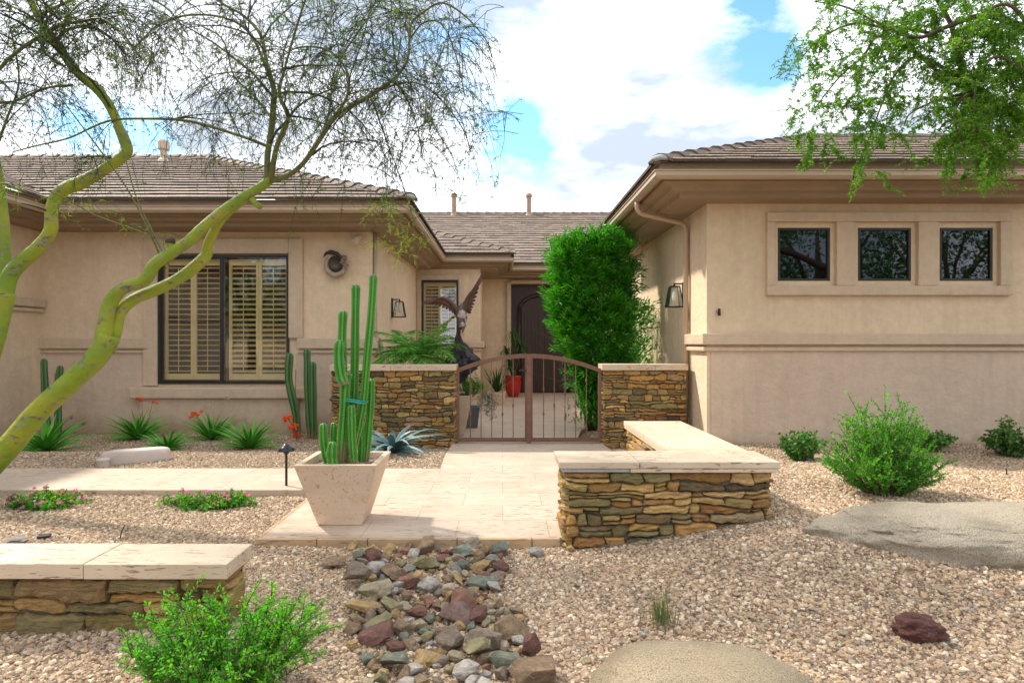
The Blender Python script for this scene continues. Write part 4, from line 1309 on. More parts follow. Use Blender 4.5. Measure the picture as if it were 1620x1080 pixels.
def shrub(name, label, cat, base, nst, rad, height, mat, L, W, spacing, group=None, seed=0, tipfn=None, stems_mat=None, up=0.6, twigs=3, flowers=0, flower_mat=None, lo=0.6, hi=1.25):
    random.seed(seed)
    base = Vector(base)
    t = thing(name, label, cat, base, group)
    sm = MB(); bs = []; tp = []
    for i in range(nst):
        a = random.uniform(0, 6.283); q = math.sqrt(random.random())
        if tipfn: tip = base + Vector(tipfn(a, q))
        else: tip = base + Vector((rad * q * math.cos(a), rad * q * math.sin(a), height * (1 - 0.45 * q * q) * random.uniform(0.65, 1.05)))
        b = base + Vector((0.25 * rad * q * math.cos(a), 0.25 * rad * q * math.sin(a), -0.01))
        bs.append(b); tp.append(tip)
        for k in range(twigs):
            s = random.uniform(0.35, 0.9); m0 = b.lerp(tip, s)
            ln = (tip - b).length * random.uniform(0.18, 0.38)
            dd = Vector((random.gauss(0, 1), random.gauss(0, 1), random.uniform(0.3, 1.4))).normalized()
            bs.append(m0); tp.append(m0 + dd * ln)
    P, D = leafy_stems(bs, tp, sm, spacing, L, W, up=up)
    n = len(P)
    V = leaf_quads(P, D, rng.uniform(0.6, 1.25, n) * L, rng.uniform(0.7, 1.2, n) * W)
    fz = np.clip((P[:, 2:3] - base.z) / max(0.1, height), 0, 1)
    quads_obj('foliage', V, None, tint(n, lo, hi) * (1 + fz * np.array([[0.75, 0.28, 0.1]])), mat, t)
    sm.build('stems', stems_mat or M_brownbark, t)
    if flowers:
        idx = rng.choice(n, flowers, replace=False)
        for i in idx:
            FP = []; FD = []
            c = P[i] + np.array([0, 0, 0.02]) + rng.normal(0, 0.006, 3)
            for k in range(16):
                FP.append(c + rng.normal(0, 0.006, 3)); FD.append(rng.normal(0, 1, 3) + np.array([0, -0.3, 0.9]))
            FP = np.array(FP); FD = np.array(FD)
            quads_obj('blossom', leaf_quads(FP, FD, 0.016, 0.014, 0), None, tint(len(FP), 0.8, 1.2, 0.05), flower_mat or M_pink, t)
    return t

def gp(x, y, dz=0.0):
    """ground point under photo pixel"""
    d = 1300.0 / (y - 542)
    for _ in range(6):
        X = (x - 795) * d / 1000
        d = (1.3 - ground_z(X, d)) * 1000 / (y - 542)
    return Vector(((x - 795) * d / 1000, d, ground_z((x - 795) * d / 1000, d) + dz))

# ---------------------------------------------------------------- rosettes
def rosette(label, cat, base, n, L, W, mat, seed, group=None, name='aloe', tilt=(10, 75), thick=0.3, curl=0.25, parent=None, flop=0.0, tintr=(0.75, 1.2)):
    r = random.Random(seed)
    t = parent or thing(name, label, cat, base, group)
    base = Vector(base)
    m = MB()
    for i in range(n):
        a = i * 2.39996 + r.uniform(-0.2, 0.2)
        q = i / n
        el = R(tilt[1] + (tilt[0] - tilt[1]) * q + r.uniform(-8, 8))     # elevation from the horizontal
        ln = L * r.uniform(0.75, 1.1) * (0.8 + 0.3 * (1 - abs(q - 0.5)))
        out = Vector((math.cos(a), math.sin(a), 0)); side = Vector((-math.sin(a), math.cos(a), 0))
        K = 7; vs = []
        p = base + out * 0.02
        e = el
        for k in range(K + 1):
            s = k / K
            ww = W * (0.75 + 0.6 * s if s < 0.3 else 0.93 * (1 - ((s - 0.3) / 0.7) ** 1.5)) * 0.5 + 0.0006
            d = out * math.cos(e) + Vector((0, 0, 1)) * math.sin(e)
            nn = side.cross(d)
            vs += [p - side * ww, p - nn * ww * thick * -1.0, p + side * ww, p - nn * ww * thick * 1.6] if False else [p - side * ww + nn * 0, p + nn * (-ww * thick), p + side * ww, p + nn * (-ww * thick * 2.0 - 0.001)]
            p = p + d * ln / K
            e += -curl * (1.2 - q) / K * 3 + (flop * s if r.random() < 0.5 else 0)
        g = r.uniform(*tintr)
        fs = []
        for k in range(K):
            b = 4 * k
            fs += [(b, b + 1, b + 5, b + 4), (b + 1, b + 2, b + 6, b + 5), (b + 2, b + 3, b + 7, b + 6), (b + 3, b, b + 4, b + 7)]
        m.add(vs, fs, (g * r.uniform(0.85, 1.1), g, g * 0.9))
    m.build('leaves', mat, t, smooth=False)
    return t
def flower_stalk(t, pts, r=0.005, blooms=8, mat=None, spread=0.05, size=0.035, sc=(0.20, 0.10, 0.06)):
    m = MB(); m.tube(pts, [r, r * 0.8, r * 0.6][:len(pts)] + [r * 0.6] * max(0, len(pts) - 3), 5)
    m.build('flower_stalk', simple('stalk', sc, None, 6, 0.7), t)
    c = Vector(pts[-1])
    for b in range(blooms):
        FP = []; FD = []
        o = c + Vector((random.gauss(0, spread), random.gauss(0, spread), random.gauss(0, spread * 0.6)))
        for k in range(12):
            FP.append(tuple(o + Vector((random.gauss(0, .006), random.gauss(0, .006), random.gauss(0, .006))))); FD.append((random.gauss(0, 1), random.gauss(0, 1), random.gauss(-0.2, 1)))
        FP = np.array(FP); FD = np.array(FD)
        quads_obj('blossom', leaf_quads(FP, FD, size, size * 0.55, 0), None, tint(len(FP), 0.8, 1.2, 0.05), mat or M_flower, t)

G = 'aloes in the bed under the window'
A1 = rosette('large green aloe half hidden behind the leaning tree trunk', 'aloe', gp(72, 713), 52, 0.58, 0.056, M_agave, 1, G)
A2 = rosette('tall bushy green aloe below the left end of the window sill', 'aloe', gp(217, 695), 60, 0.54, 0.046, M_agave, 2, G)
A3 = rosette('smallest low aloe set forward beside the pale utility cover', 'aloe', gp(265, 711), 50, 0.40, 0.040, M_agave, 3, G, tilt=(5, 70))
A4 = rosette('green aloe with a coral flower stalk below the middle of the window', 'aloe', gp(336, 695), 56, 0.50, 0.044, M_agave, 4, G, tilt=(12, 82))
A5 = rosette('widest green aloe right of centre under the window', 'aloe', gp(395, 710), 56, 0.54, 0.046, M_agave, 5, G, tilt=(8, 80))
random.seed(5)
b2 = gp(217, 695); b4 = gp(336, 695)
flower_stalk(A2, [b2, px(226, 665, b2.y), px(224, 632, b2.y)], 0.004, 6, None, 0.04, 0.03)
flower_stalk(A2, [b2 + Vector((0.05, 0, 0)), px(236, 660, b2.y), px(242, 633, b2.y)], 0.004, 5, None, 0.03, 0.028)
flower_stalk(A4, [b4, px(316, 670, b4.y), px(310, 655, b4.y)], 0.005, 10, None, 0.04, 0.04)
flower_stalk(A4, [b4, px(338, 655, b4.y), px(334, 640, b4.y)], 0.003, 2, simple('dry_bloom', (0.5, 0.38, 0.22), None, 6, .8), 0.06, 0.03, (0.4, 0.3, 0.16))
flower_stalk(A4, [b4, px(348, 655, b4.y), px(360, 633, b4.y)], 0.003, 2, simple('dry_bloom', (0.5, 0.38, 0.22), None, 6, .8), 0.04, 0.03, (0.4, 0.3, 0.16))
fb = gp(470, 700)
ft = thing('coral_flower', 'dark stalk with clusters of coral red blooms beside the leaning column cactus', 'flower', fb)
flower_stalk(ft, [fb, px(467, 680, fb.y), px(455, 662, fb.y)], 0.008, 9, None, 0.035, 0.045)
flower_stalk(ft, [fb, px(470, 690, fb.y), px(463, 674, fb.y)], 0.006, 8, None, 0.03, 0.045)
flower_stalk(ft, [fb + Vector((0.03, 0, 0)), px(472, 690, fb.y), px(469, 688, fb.y)], 0.006, 7, None, 0.02, 0.04)
rosette('blue grey agave with arching leaves at the foot of the left stone wall', 'agave', gp(622, 716), 36, 0.62, 0.085, M_blueagave, 8, None, 'blue_agave', tilt=(-2, 72), thick=0.25, curl=0.42, flop=-0.12, tintr=(0.7, 1.3))

# lantana mats
def lantana(label, x, y, w, seed):
    b = gp(x, y)
    def tf(a, q):
        return (w * q * math.cos(a), 0.20 * q * math.sin(a), 0.02 + 0.14 * random.random() * (1.2 - q))
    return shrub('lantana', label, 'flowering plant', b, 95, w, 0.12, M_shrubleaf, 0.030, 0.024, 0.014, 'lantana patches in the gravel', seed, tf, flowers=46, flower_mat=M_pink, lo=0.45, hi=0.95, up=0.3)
lantana('low pink flowering lantana mat at the far left edge behind the low wall', 75, 800, 0.34, 3)
lantana('sparse pink flowering lantana mat halfway between the path light and the other lantana', 330, 801, 0.40, 4)

# shrubs on the right
def tall_tip(a, q):
    hh = 0.80 * (1 - 0.66 * q ** 1.1) * random.choice([random.uniform(0.35, 0.8), random.uniform(0.6, 0.95), random.uniform(0.9, 1.10)])
    return (0.44 * q * math.cos(a), 0.36 * q * math.sin(a), hh)
bs_ = gp(1398, 780)
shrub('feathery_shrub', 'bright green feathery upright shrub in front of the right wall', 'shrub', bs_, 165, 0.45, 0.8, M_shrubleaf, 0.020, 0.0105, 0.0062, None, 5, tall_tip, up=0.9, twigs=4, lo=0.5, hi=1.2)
def fg_tip(a, q):
    return (0.40 * q * math.cos(a), 0.26 * q * math.sin(a) , (0.37 - 0.13 * q ** 1.5) * random.choice([random.uniform(0.3, 0.8), random.uniform(0.6, 1.0), random.uniform(0.9, 1.22)]))
bf = Vector((px(360, 1080, 2.36).x, 2.36, ground_z(-1.0, 2.36)))
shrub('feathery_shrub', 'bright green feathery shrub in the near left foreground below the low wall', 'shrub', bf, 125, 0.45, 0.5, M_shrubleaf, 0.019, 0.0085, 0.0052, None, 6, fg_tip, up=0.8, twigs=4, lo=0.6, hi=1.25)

G = 'dark leafy shrubs along the foot of the right wall'
for lab, x, y, w, h, sd in (('dark green shrub with white blossoms next to the bench wall corner', 1268, 728, 0.30, 0.36, 7),
                            ('dark green shrub with pink blossoms partly behind the feathery shrub', 1465, 712, 0.33, 0.30, 8),
                            ('dark green shrub with a pink blossom at the right edge of the photo', 1600, 722, 0.34, 0.42, 9)):
    b = gp(x, y)
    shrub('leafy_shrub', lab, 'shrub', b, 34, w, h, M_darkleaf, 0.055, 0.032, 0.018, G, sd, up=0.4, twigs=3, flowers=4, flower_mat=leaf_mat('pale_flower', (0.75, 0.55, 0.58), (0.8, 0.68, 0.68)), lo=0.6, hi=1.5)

# small desert grass tuft
b = gp(1046, 990)
t = thing('grass_tuft', 'small grey green spiky grass tuft alone in the right gravel', 'grass tuft', b)
n = 90
a = rng.uniform(0, 6.283, n); q = rng.uniform(0, 1, n) ** 0.7
D = np.stack([0.28 * q * np.cos(a), 0.28 * q * np.sin(a), np.ones(n)], axis=1)
P = np.stack([b.x + 0.03 * rng.normal(size=n) * 0.9, b.y + 0.03 * rng.normal(size=n), np.full(n, b.z)], axis=1)
quads_obj('blades', leaf_quads(P, D, rng.uniform(0.09, 0.21, n), 0.0045, 0.0, 0.3), None, tint(n, 0.6, 1.3, 0.3), leaf_mat('desert_grass', (0.10, 0.15, 0.06), (0.20, 0.20, 0.10)), t)

# ---------------------------------------------------------------- clipped hedge by the right wall
def hedge():
    b = Vector((1.50, 10.6, -0.12))
    t = thing('oleander', 'tall clipped bright green oleander column between the gate and the right wall', 'shrub', b)
    tr = MB()
    for k in range(7):
        a = k * 0.9; top = Vector((1.36 + 0.5 * math.cos(a), 10.6 + 0.4 * math.sin(a), 1.2 + 0.1 * k))
        tr.tube([b + Vector((0.05 * math.cos(a), 0.05 * math.sin(a), -0.05)), b.lerp(top, 0.5) + Vector((0.03, 0, 0)), top], [0.03, 0.022, 0.012], 6)
    tr.build('trunk', M_brownbark, t, smooth=True)
    P = []; D = []
    N = 13000
    zlo, zhi = 0.15, 2.98
    cnt = 0
    while cnt < N:
        z = zlo + (zhi - zlo) * rng.random() ** 0.9
        s = (z - zlo) / (zhi - zlo)
        # outline: pinched at the foot, wide from a third of the height
        wl = 0.02 + 0.76 * smooth01(0.0, 0.62, s) ; wr = 0.40 + 0.42 * smooth01(0.0, 0.35, s)
        if s > 0.80: wl *= 1 - 0.20 * ((s - 0.8) / 0.2) ** 2; wr *= 1 - 0.14 * ((s - 0.8) / 0.2) ** 2
        cxx = 1.44 + 0.02 * s
        dp = 0.35 + 0.28 * smooth01(0, 0.4, s)
        a = rng.uniform(3.3, 6.1) if rng.random() < 0.62 else rng.uniform(0, 6.283)
        # superellipse section, mostly near the skin
        ca, sa = math.cos(a), math.sin(a)
        e = 0.62
        if sa < -0.2 and rng.random() < 0.75: ca = rng.uniform(-0.96, 0.96); sa = -math.sqrt(1 - ca * ca)
        X = math.copysign(abs(ca) ** (e if abs(sa) < 0.2 else 1), ca); Y = math.copysign(abs(sa) ** e, sa)
        q = 0.86 - 0.34 * rng.random() ** 1.3
        if Y > 0.55 and rng.random() < 0.7: continue
        lump = 1 + 0.20 * mnoise.noise(Vector((X * 1.8, Y * 1.8, z * 2.0))) + 0.10 * mnoise.noise(Vector((X * 6, Y * 6, z * 7)))
        x = cxx + X * (wl if X < 0 else wr) * q * lump
        y = 10.6 + Y * dp * q * lump
        hole = mnoise.noise(Vector((x * 3.4, y * 3.4, z * 3.4)))
        if hole > 0.40 and q > 0.9: continue
        dr = Vector((X * 0.9, Y * 0.9, 0.75 + 1.2 * smooth01(0.85, 1.0, s) - 0.9 * (1 - smooth01(0.0, 0.25, s)))) + Vector(rng.normal(0, 0.7, 3))
        P.append((x, y, z)); D.append(tuple(dr)); cnt += 1
    # leafy shoots on the skin, each with its own direction: ragged clipped outline
    ns = 0
    while ns < 1150:
        i = int(rng.integers(0, 13000)); b0 = P[i]; d0 = Vector(D[i]).normalized()
        if mnoise.noise(Vector(b0) * 2.6 + Vector((9, 0, 0))) > 0.28 and rng.random() < 0.8: continue
        X0 = b0[0] - 1.46; Y0 = b0[1] - 10.6
        o = Vector((X0 * 0.9, Y0 * 1.4, 0)); o = o.normalized() if o.length > 0.01 else Vector((0, -1, 0))
        dd = (o * 0.8 + Vector((0, 0, 0.75)) + Vector(rng.normal(0, 0.4, 3))).normalized()
        ln = rng.uniform(0.16, 0.34); p = Vector(b0)
        for k in range(16):
            pp = p + dd * ln * k / 16; a = k * 2.4
            w_ = dd.orthogonal().normalized(); w2 = dd.cross(w_)
            P.append(tuple(pp)); D.append(tuple((w_ * math.cos(a) + w2 * math.sin(a)) * 0.62 + dd * 0.9))
        ns += 1
    # flat top
    for _ in range(1500):
        x = 1.44 + rng.uniform(-0.62, 0.68); y = 10.6 + rng.uniform(-0.55, 0.55)
        P.append((x, y, 2.80 + 0.16 * rng.random() + 0.12 * mnoise.noise(Vector((x * 3, y * 3, 0))))); D.append(tuple(Vector((0, -0.2, 1.2)) + Vector(rng.normal(0, 0.4, 3))))
    # loose shoots reaching up under the eave and down over the paving
    for _ in range(1100):
        x = 1.98 + rng.normal(0, 0.16); y = 10.9 + rng.uniform(-0.3, 0.3)
        P.append((x, y, 2.9 + abs(rng.normal(0, 0.17)))); D.append(tuple(Vector((0.1, -0.1, 1)) + Vector(rng.normal(0, 0.5, 3))))
    for _ in range(900):
        x = 1.62 + rng.normal(0, 0.22); y = 10.25 + rng.uniform(-0.2, 0.3)
        P.append((x, y, 0.02 + rng.random() * 0.6)); D.append(tuple(Vector((0, -0.3, -0.6)) + Vector(rng.normal(0, 0.4, 3))))
    for _ in range(1400):
        x = 2.38 + rng.normal(0, 0.12); y = 11.0 + rng.uniform(-0.5, 0.5)
        P.append((x, y, 0.5 + rng.random() * 1.5)); D.append(tuple(Vector((0.4, -0.3, 0.6)) + Vector(rng.normal(0, 0.5, 3))))
    P = np.array(P); D = np.array(D); n = len(P)
    quads_obj('foliage', leaf_quads(P, D, rng.uniform(0.085, 0.15, n), rng.uniform(0.016, 0.027, n), 0.12), None, tint(n, 0.55, 1.25), M_hedge, t)
    # inner mass of darker old twigs so that it is not see-through
    m = MB()
    for k in range(420):
        p = Vector((1.42 + rng.uniform(-0.45, 0.5), 10.65 + rng.uniform(-0.3, 0.3), rng.uniform(0.5, 2.6)))
        q = p + Vector((rng.normal(0, .25), rng.normal(0, .2), rng.uniform(0.2, 0.5))); m.tube([p, q], [0.008, 0.004], 4, cap=False)
    m.build('twigs', M_brownbark, t)
hedge()

# ---------------------------------------------------------------- courtyard plants
def palm(label, base, n, L, seed, group=None):
    r = random.Random(seed); base = Vector(base)
    t = thing('pygmy_palm', label, 'palm', base, group)
    st = MB(); P = []; D = []; LL = []
    m = MB(); m.tube([base, base + Vector((0, 0, 0.52))], [0.07, 0.06], 10); m.build('trunk', M_brownbark, t, smooth=True)
    c = base + Vector((0, 0, 0.52))
    for i in range(n):
        a = i * 2.39996; q = i / n
        el = R(82 - 62 * q + r.uniform(-8, 8)); ln = L * r.uniform(0.8, 1.1)
        pts = []; p = c.copy(); e = el
        K = 14
        for k in range(K + 1):
            pts.append(p.copy())
            p = p + Vector((math.cos(a) * math.cos(e), math.sin(a) * math.cos(e), math.sin(e))) * ln / K
            e -= R(5.2 + 2.6 * q)
        st.tube(pts, [0.006 * (1 - 0.8 * k / K) for k in range(K + 1)], 4, cap=False)
        for k in range(2, K):
            tg = (pts[k + 1] - pts[k]).normalized(); sd_ = tg.cross(Vector((0, 0, 1))).normalized()
            for s in (-1, 1):
                for h in range(3):
                    P.append(tuple(pts[k].lerp(pts[k + 1], h / 3))); D.append(tuple(sd_ * s + tg * 0.75 + Vector((0, 0, -0.12)) + Vector((r.gauss(0, .08), r.gauss(0, .08), r.gauss(0, .12)))))
                    LL.append(0.26 * L / 0.8 * math.sin(math.pi * (0.15 + 0.8 * k / K)) * r.uniform(0.8, 1.1))
    P = np.array(P); D = np.array(D); LL = np.array(LL); nn = len(P)
    quads_obj('fronds', leaf_quads(P, D, LL, 0.015, 0.15, 0.4), None, tint(nn, 0.6, 1.3), M_palm, t)
    st.build('frond_stalks', M_palm, t)
    return t
palm('feathery palm with arching fronds rising behind the left stone wall', (px(660, 560, 9.65).x, 9.65, 0.48), 34, 0.85, 3)
planter('courtyard_planter', 'tall tapered sand coloured planter holding the palm behind the left stone wall', px(660, 560, 9.65).x, 9.65, -0.117, 0.32, 0.5, 0.62, M_planter)
pp = planter('courtyard_planter', 'tapered sand coloured planter with trailing greenery just inside the gate on the left', px(722, 640, 9.75).x, 9.75, -0.117, 0.24, 0.50, 0.62, M_planter)
bp_ = Vector((px(742, 640, 9.75).x, 9.75, 0.48))
shrub('fern', 'bright green feathery plant with trailing blue green stems in the planter inside the gate', 'plant', bp_, 40, 0.30, 0.34, M_shrubleaf, 0.05, 0.009, 0.012, None, 12, up=0.5, lo=0.35, hi=0.9)
tr_ = thing('trailing_succulent', 'blue green trailing plant hanging over the planter edge inside the gate', 'plant', bp_ + Vector((0.25, -0.05, 0)))
Pt = []; Dt = []
for k in range(26):
    p = bp_ + Vector((0.12 + rng.uniform(-0.02, 0.28), -0.15 + rng.normal(0, 0.05), 0.04))
    L0 = rng.uniform(0.15, 0.42)
    for j in range(22): Pt.append((p.x + 0.04 * math.sin(j * .3 + k), p.y, p.z - L0 * j / 22)); Dt.append(tuple(rng.normal(0, 1, 3) + np.array([0, 0, -0.6])))
quads_obj('trailing_leaves', leaf_quads(np.array(Pt), np.array(Dt), 0.045, 0.010), None, tint(len(Pt)), leaf_mat('blue_leaf', (0.09, 0.16, 0.15), (0.07, 0.14, 0.12), 0.2), tr_)
p2 = planter('slate_pot', 'small dark grey square pot beside the sand coloured planter inside the gate', px(745, 640, 10.6).x, 10.6, -0.118, 0.22, 0.30, 0.36, simple('slate_pot_glaze', (0.13, 0.13, 0.15), (0.1, 0.1, 0.11), 6, 0.5))
# spiky agave on a small stand
bq = Vector((px(786, 620, 14.5).x, 14.5, -0.12))
planter('courtyard_bowl', 'low grey pot with the spiky plant beside the entry wall', bq.x, bq.y, bq.z, 0.30, 0.42, 0.30, M_planter)
rosette('dark spiky agave in the low pot beside the entry wall', 'agave', bq + Vector((0, 0, 0.28)), 22, 0.6, 0.05, M_darkleaf, 14, None, 'spiky_agave', tilt=(40, 88), curl=0.05, tintr=(0.5, 0.9))
# red pot with dracaena
br_ = Vector((px(812, 620, 16.6).x, 16.6, -0.12))
t = thing('red_pot', 'glossy red pot standing in front of the entry door', 'pot', br_)
m = MB(); m.lathe([(0.13, 0), (0.19, 0.15), (0.22, 0.38), (0.20, 0.50), (0.23, 0.53), (0.23, 0.56), (0.19, 0.56), (0.18, 0.48)], 24, br_); m.build('body', simple('red_glaze', (0.45, 0.012, 0.012), (0.36, 0.01, 0.01), 5, 0.2, spec=0.6), t, smooth=True)
t = thing('dracaena', 'dark green strappy dracaena growing from the red pot by the entry door', 'potted plant', br_ + Vector((0, 0, 0.5)))
tk = MB(); P = []; D = []
m = MB()
for (ox, oy, hz, n) in ((0, 0, 1.05, 70), (-0.16, 0.1, 0.62, 60), (0.18, -0.05, 0.78, 60), (-0.1, -0.1, 0.30, 46)):
    b = br_ + Vector((0, 0, 0.5)); c = b + Vector((ox, oy, hz)); tk.tube([b, b.lerp(c, 0.5) + Vector((ox * 0.2, 0, 0)), c], 0.018, 6)
    for i in range(n):
        a = rng.uniform(0, 6.283); e = rng.uniform(-0.2, 1.4); p = c.copy() + Vector((0, 0, rng.uniform(-0.1, 0.08))); pts = []
        ln = rng.uniform(0.35, 0.55); w = rng.uniform(0.014, 0.022); vs = []
        sd_ = Vector((-math.sin(a), math.cos(a), 0))
        for k in range(6):
            vs += [p - sd_ * w * (1 - k / 5.2), p + sd_ * w * (1 - k / 5.2)]
            p = p + Vector((math.cos(a) * math.cos(e), math.sin(a) * math.cos(e), math.sin(e))) * ln / 5; e -= 0.42
        g = rng.uniform(0.5, 1.3)
        m.add(vs, [(2 * k, 2 * k + 1, 2 * k + 3, 2 * k + 2) for k in range(5)], (g, g, g))
m.build('leaves', M_darkleaf, t); tk.build('trunk', M_brownbark, t, smooth=True)

# ================================================================== eagle sculpture on a driftwood stand
M_ebronze = simple('eagle_bronze', (0.11, 0.055, 0.035), (0.05, 0.028, 0.02), 22, 0.45, 0.5, 60, 0.01, attr=True, metal=0.2)
EY = 9.62
def ep(x, y, dd=0.0): return px(x, y, EY + dd)
st = thing('driftwood_stand', 'dark jagged driftwood stand under the bronze eagle behind the left stone wall', 'stand', (ep(732, 640).x, EY, -0.117))
m = MB()
r = random.Random(4)
prof = [(-0.10, 0.13), (0.2, 0.09), (0.45, 0.08), (0.62, 0.09), (0.78, 0.17), (0.92, 0.23), (1.05, 0.24), (1.16, 0.19), (1.22, 0.10), (1.30, 0.05), (1.40, 0.035), (1.50, 0.03), (1.56, 0.028)]
# ragged column built from an elevation-varying outline with deep vertical folds
NS = 40; vs = []
cxs = ep(724, 0).x
for (z, rad) in [(a + (b - a) * k / 3, c + (d - c) * k / 3) for (a, c), (b, d) in zip(prof[:-1], prof[1:]) for k in range(3)]:
    for s_ in range(NS):
        a = 2 * math.pi * s_ / NS
        nz = mnoise.noise(Vector((math.cos(a) * 1.8, math.sin(a) * 1.8, z * 7))) * 0.9 + mnoise.noise(Vector((math.cos(a) * 5, math.sin(a) * 5, z * 12))) * 0.7
        rr = rad * (1 + 0.75 * nz) * (0.85 if math.cos(a) < 0 else 1.05)
        ox = -0.16 + 0.22 * smooth01(0.55, 1.0, z) if z < 1.1 else 0.06 - 0.05 * min(1, (z - 1.1) / 0.2)
        vs.append((cxs + ox + rr * math.cos(a), EY + rr * 0.7 * math.sin(a), z + 0.02 * math.sin(a * 3)))
nr = len(vs) // NS
m.add(vs, [(i * NS + k, i * NS + (k + 1) % NS, (i + 1) * NS + (k + 1) % NS, (i + 1) * NS + k) for i in range(nr - 1) for k in range(NS)] + [tuple((nr - 1) * NS + k for k in range(NS))])
m.build('driftwood', simple('driftwood', (0.03, 0.024, 0.024), (0.065, 0.055, 0.06), 9, 0.7, 0.9, 30, 0.02, stretch=(1, 1, 3)), st)

eg = thing('eagle_sculpture', 'bronze eagle sculpture with spread wings perched on dark driftwood', 'sculpture', (ep(727, 515).x, EY, ep(727, 515).z))
bm_ = MB()
def ell(mb, c, rx, ry, rz, col=(1, 1, 1), n=14, k=9):
    vs = []
    for i in range(k + 1):
        ph = math.pi * i / k
        for j in range(n):
            a = 2 * math.pi * j / n
            vs.append((c[0] + rx * math.sin(ph) * math.cos(a), c[1] + ry * math.sin(ph) * math.sin(a), c[2] + rz * math.cos(ph)))
    mb.add(vs, [(i * n + j, (i + 1) * n + j, (i + 1) * n + (j + 1) % n, i * n + (j + 1) % n) for i in range(k) for j in range(n)], col)
cB = ep(728, 500)
# body, neck and head as one lofted surface, leaning forward
spine = [ep(737, 478, 0.16), ep(735, 483, 0.10), ep(731, 490, 0.02), ep(729, 499, -0.05), ep(730, 508, -0.11), ep(731, 514, -0.15), ep(732, 519, -0.19)]
bm_.tube(spine, [0.03, 0.06, 0.085, 0.085, 0.060, 0.052, 0.036], 14)
bm_.tube([ep(732, 518, -0.19), ep(732, 522, -0.24), ep(732, 527, -0.25)], [0.030, 0.018, 0.004], 8)     # hooked bill
bm_.build('body', M_ebronze, eg, smooth=True)
mw = simple('eagle_breast', (0.50, 0.44, 0.38), (0.07, 0.04, 0.03), 26, 0.6, 0.6, 60, detail=2)
hb = MB(); ell(hb, ep(731, 502, -0.085), 0.082, 0.07, 0.115); ell(hb, ep(732, 515, -0.17), 0.052, 0.05, 0.055); hb.build('breast_feathers', mw, eg, smooth=True)
def wing(root, tip, elbow, nf, flen, fan_from, fan_to, name='wing'):
    """arm with overlapping primary feathers, each a thick tapered blade"""
    w = MB()
    pts = [root * (1 - s) ** 2 + elbow * 2 * s * (1 - s) + tip * s * s for s in np.linspace(0, 1, 9)]
    w.tube(pts, [0.05, 0.048, 0.044, 0.040, 0.034, 0.028, 0.022, 0.016, 0.01], 8)
    for layer, (ln, th, cl) in enumerate(((1.0, 0.006, 0.85), (0.55, 0.010, 1.35))):
        for i in range(nf):
            s = i / (nf - 1)
            p = pts[min(int(s * 8), 8)]
            p = root * (1 - s) ** 2 + elbow * 2 * s * (1 - s) + tip * s * s + Vector((0, -0.012 * layer, 0))
            d = Vector(fan_from).lerp(Vector(fan_to), s).normalized()
            L0 = flen * ln * (0.65 + 0.5 * s)
            sd_ = d.cross(Vector((0, 1, 0))).normalized() * (0.026 if layer == 0 else 0.03)
            b = Vector((0, th, 0)); off = Vector((0, 0.004 * (i % 2), 0))
            outl = [p - sd_ * 0.6, p + d * L0 * 0.6 - sd_, p + d * L0 * 0.9 - sd_ * 0.6, p + d * L0, p + d * L0 * 0.9 + sd_ * 0.6, p + d * L0 * 0.6 + sd_, p + sd_ * 0.6]
            vs = [q + off - b / 2 for q in outl] + [q + off + b / 2 for q in outl]
            n = len(outl); g = cl * (1 + 0.15 * ((i * 7) % 3 - 1))
            w.add(vs, [tuple(range(n)), tuple(range(2 * n - 1, n - 1, -1))] + [(k, n + k, n + (k + 1) % n, (k + 1) % n) for k in range(n)], (g * (1.0 if layer else 0.9), g * (0.7 if layer else 0.8), g * (0.6 if layer else 0.7)))
    return w.build(name, M_ebronze, eg)
wing(ep(723, 492, 0.0), ep(686, 475, -0.08), ep(706, 462, 0.0), 12, 0.17, (0.15, 0, -1), (-0.9, 0, -0.25))
wing(ep(736, 490, 0.0), ep(758, 449, -0.06), ep(736, 470, 0.0), 12, 0.16, (1, 0, -0.55), (0.35, 0, 1))
m = MB()
for s_ in (-1, 1):
    f = ep(729 + 3 * s_, 512, 0.0); m.tube([f + Vector((0, 0, 0.06)), f + Vector((0, 0, -0.06)), f + Vector((0, -0.03, -0.12))], [0.03, 0.02, 0.012], 8)
m.build('legs', M_ebronze, eg, smooth=True)
m = MB(); m.box(-0.04, 0.04, -0.008, 0.008, -0.15, 0, M=Matrix.Translation(ep(733, 487, 0.16)) @ Matrix.Rotation(R(-50), 4, 'X')); m.build('tail', M_ebronze, eg)

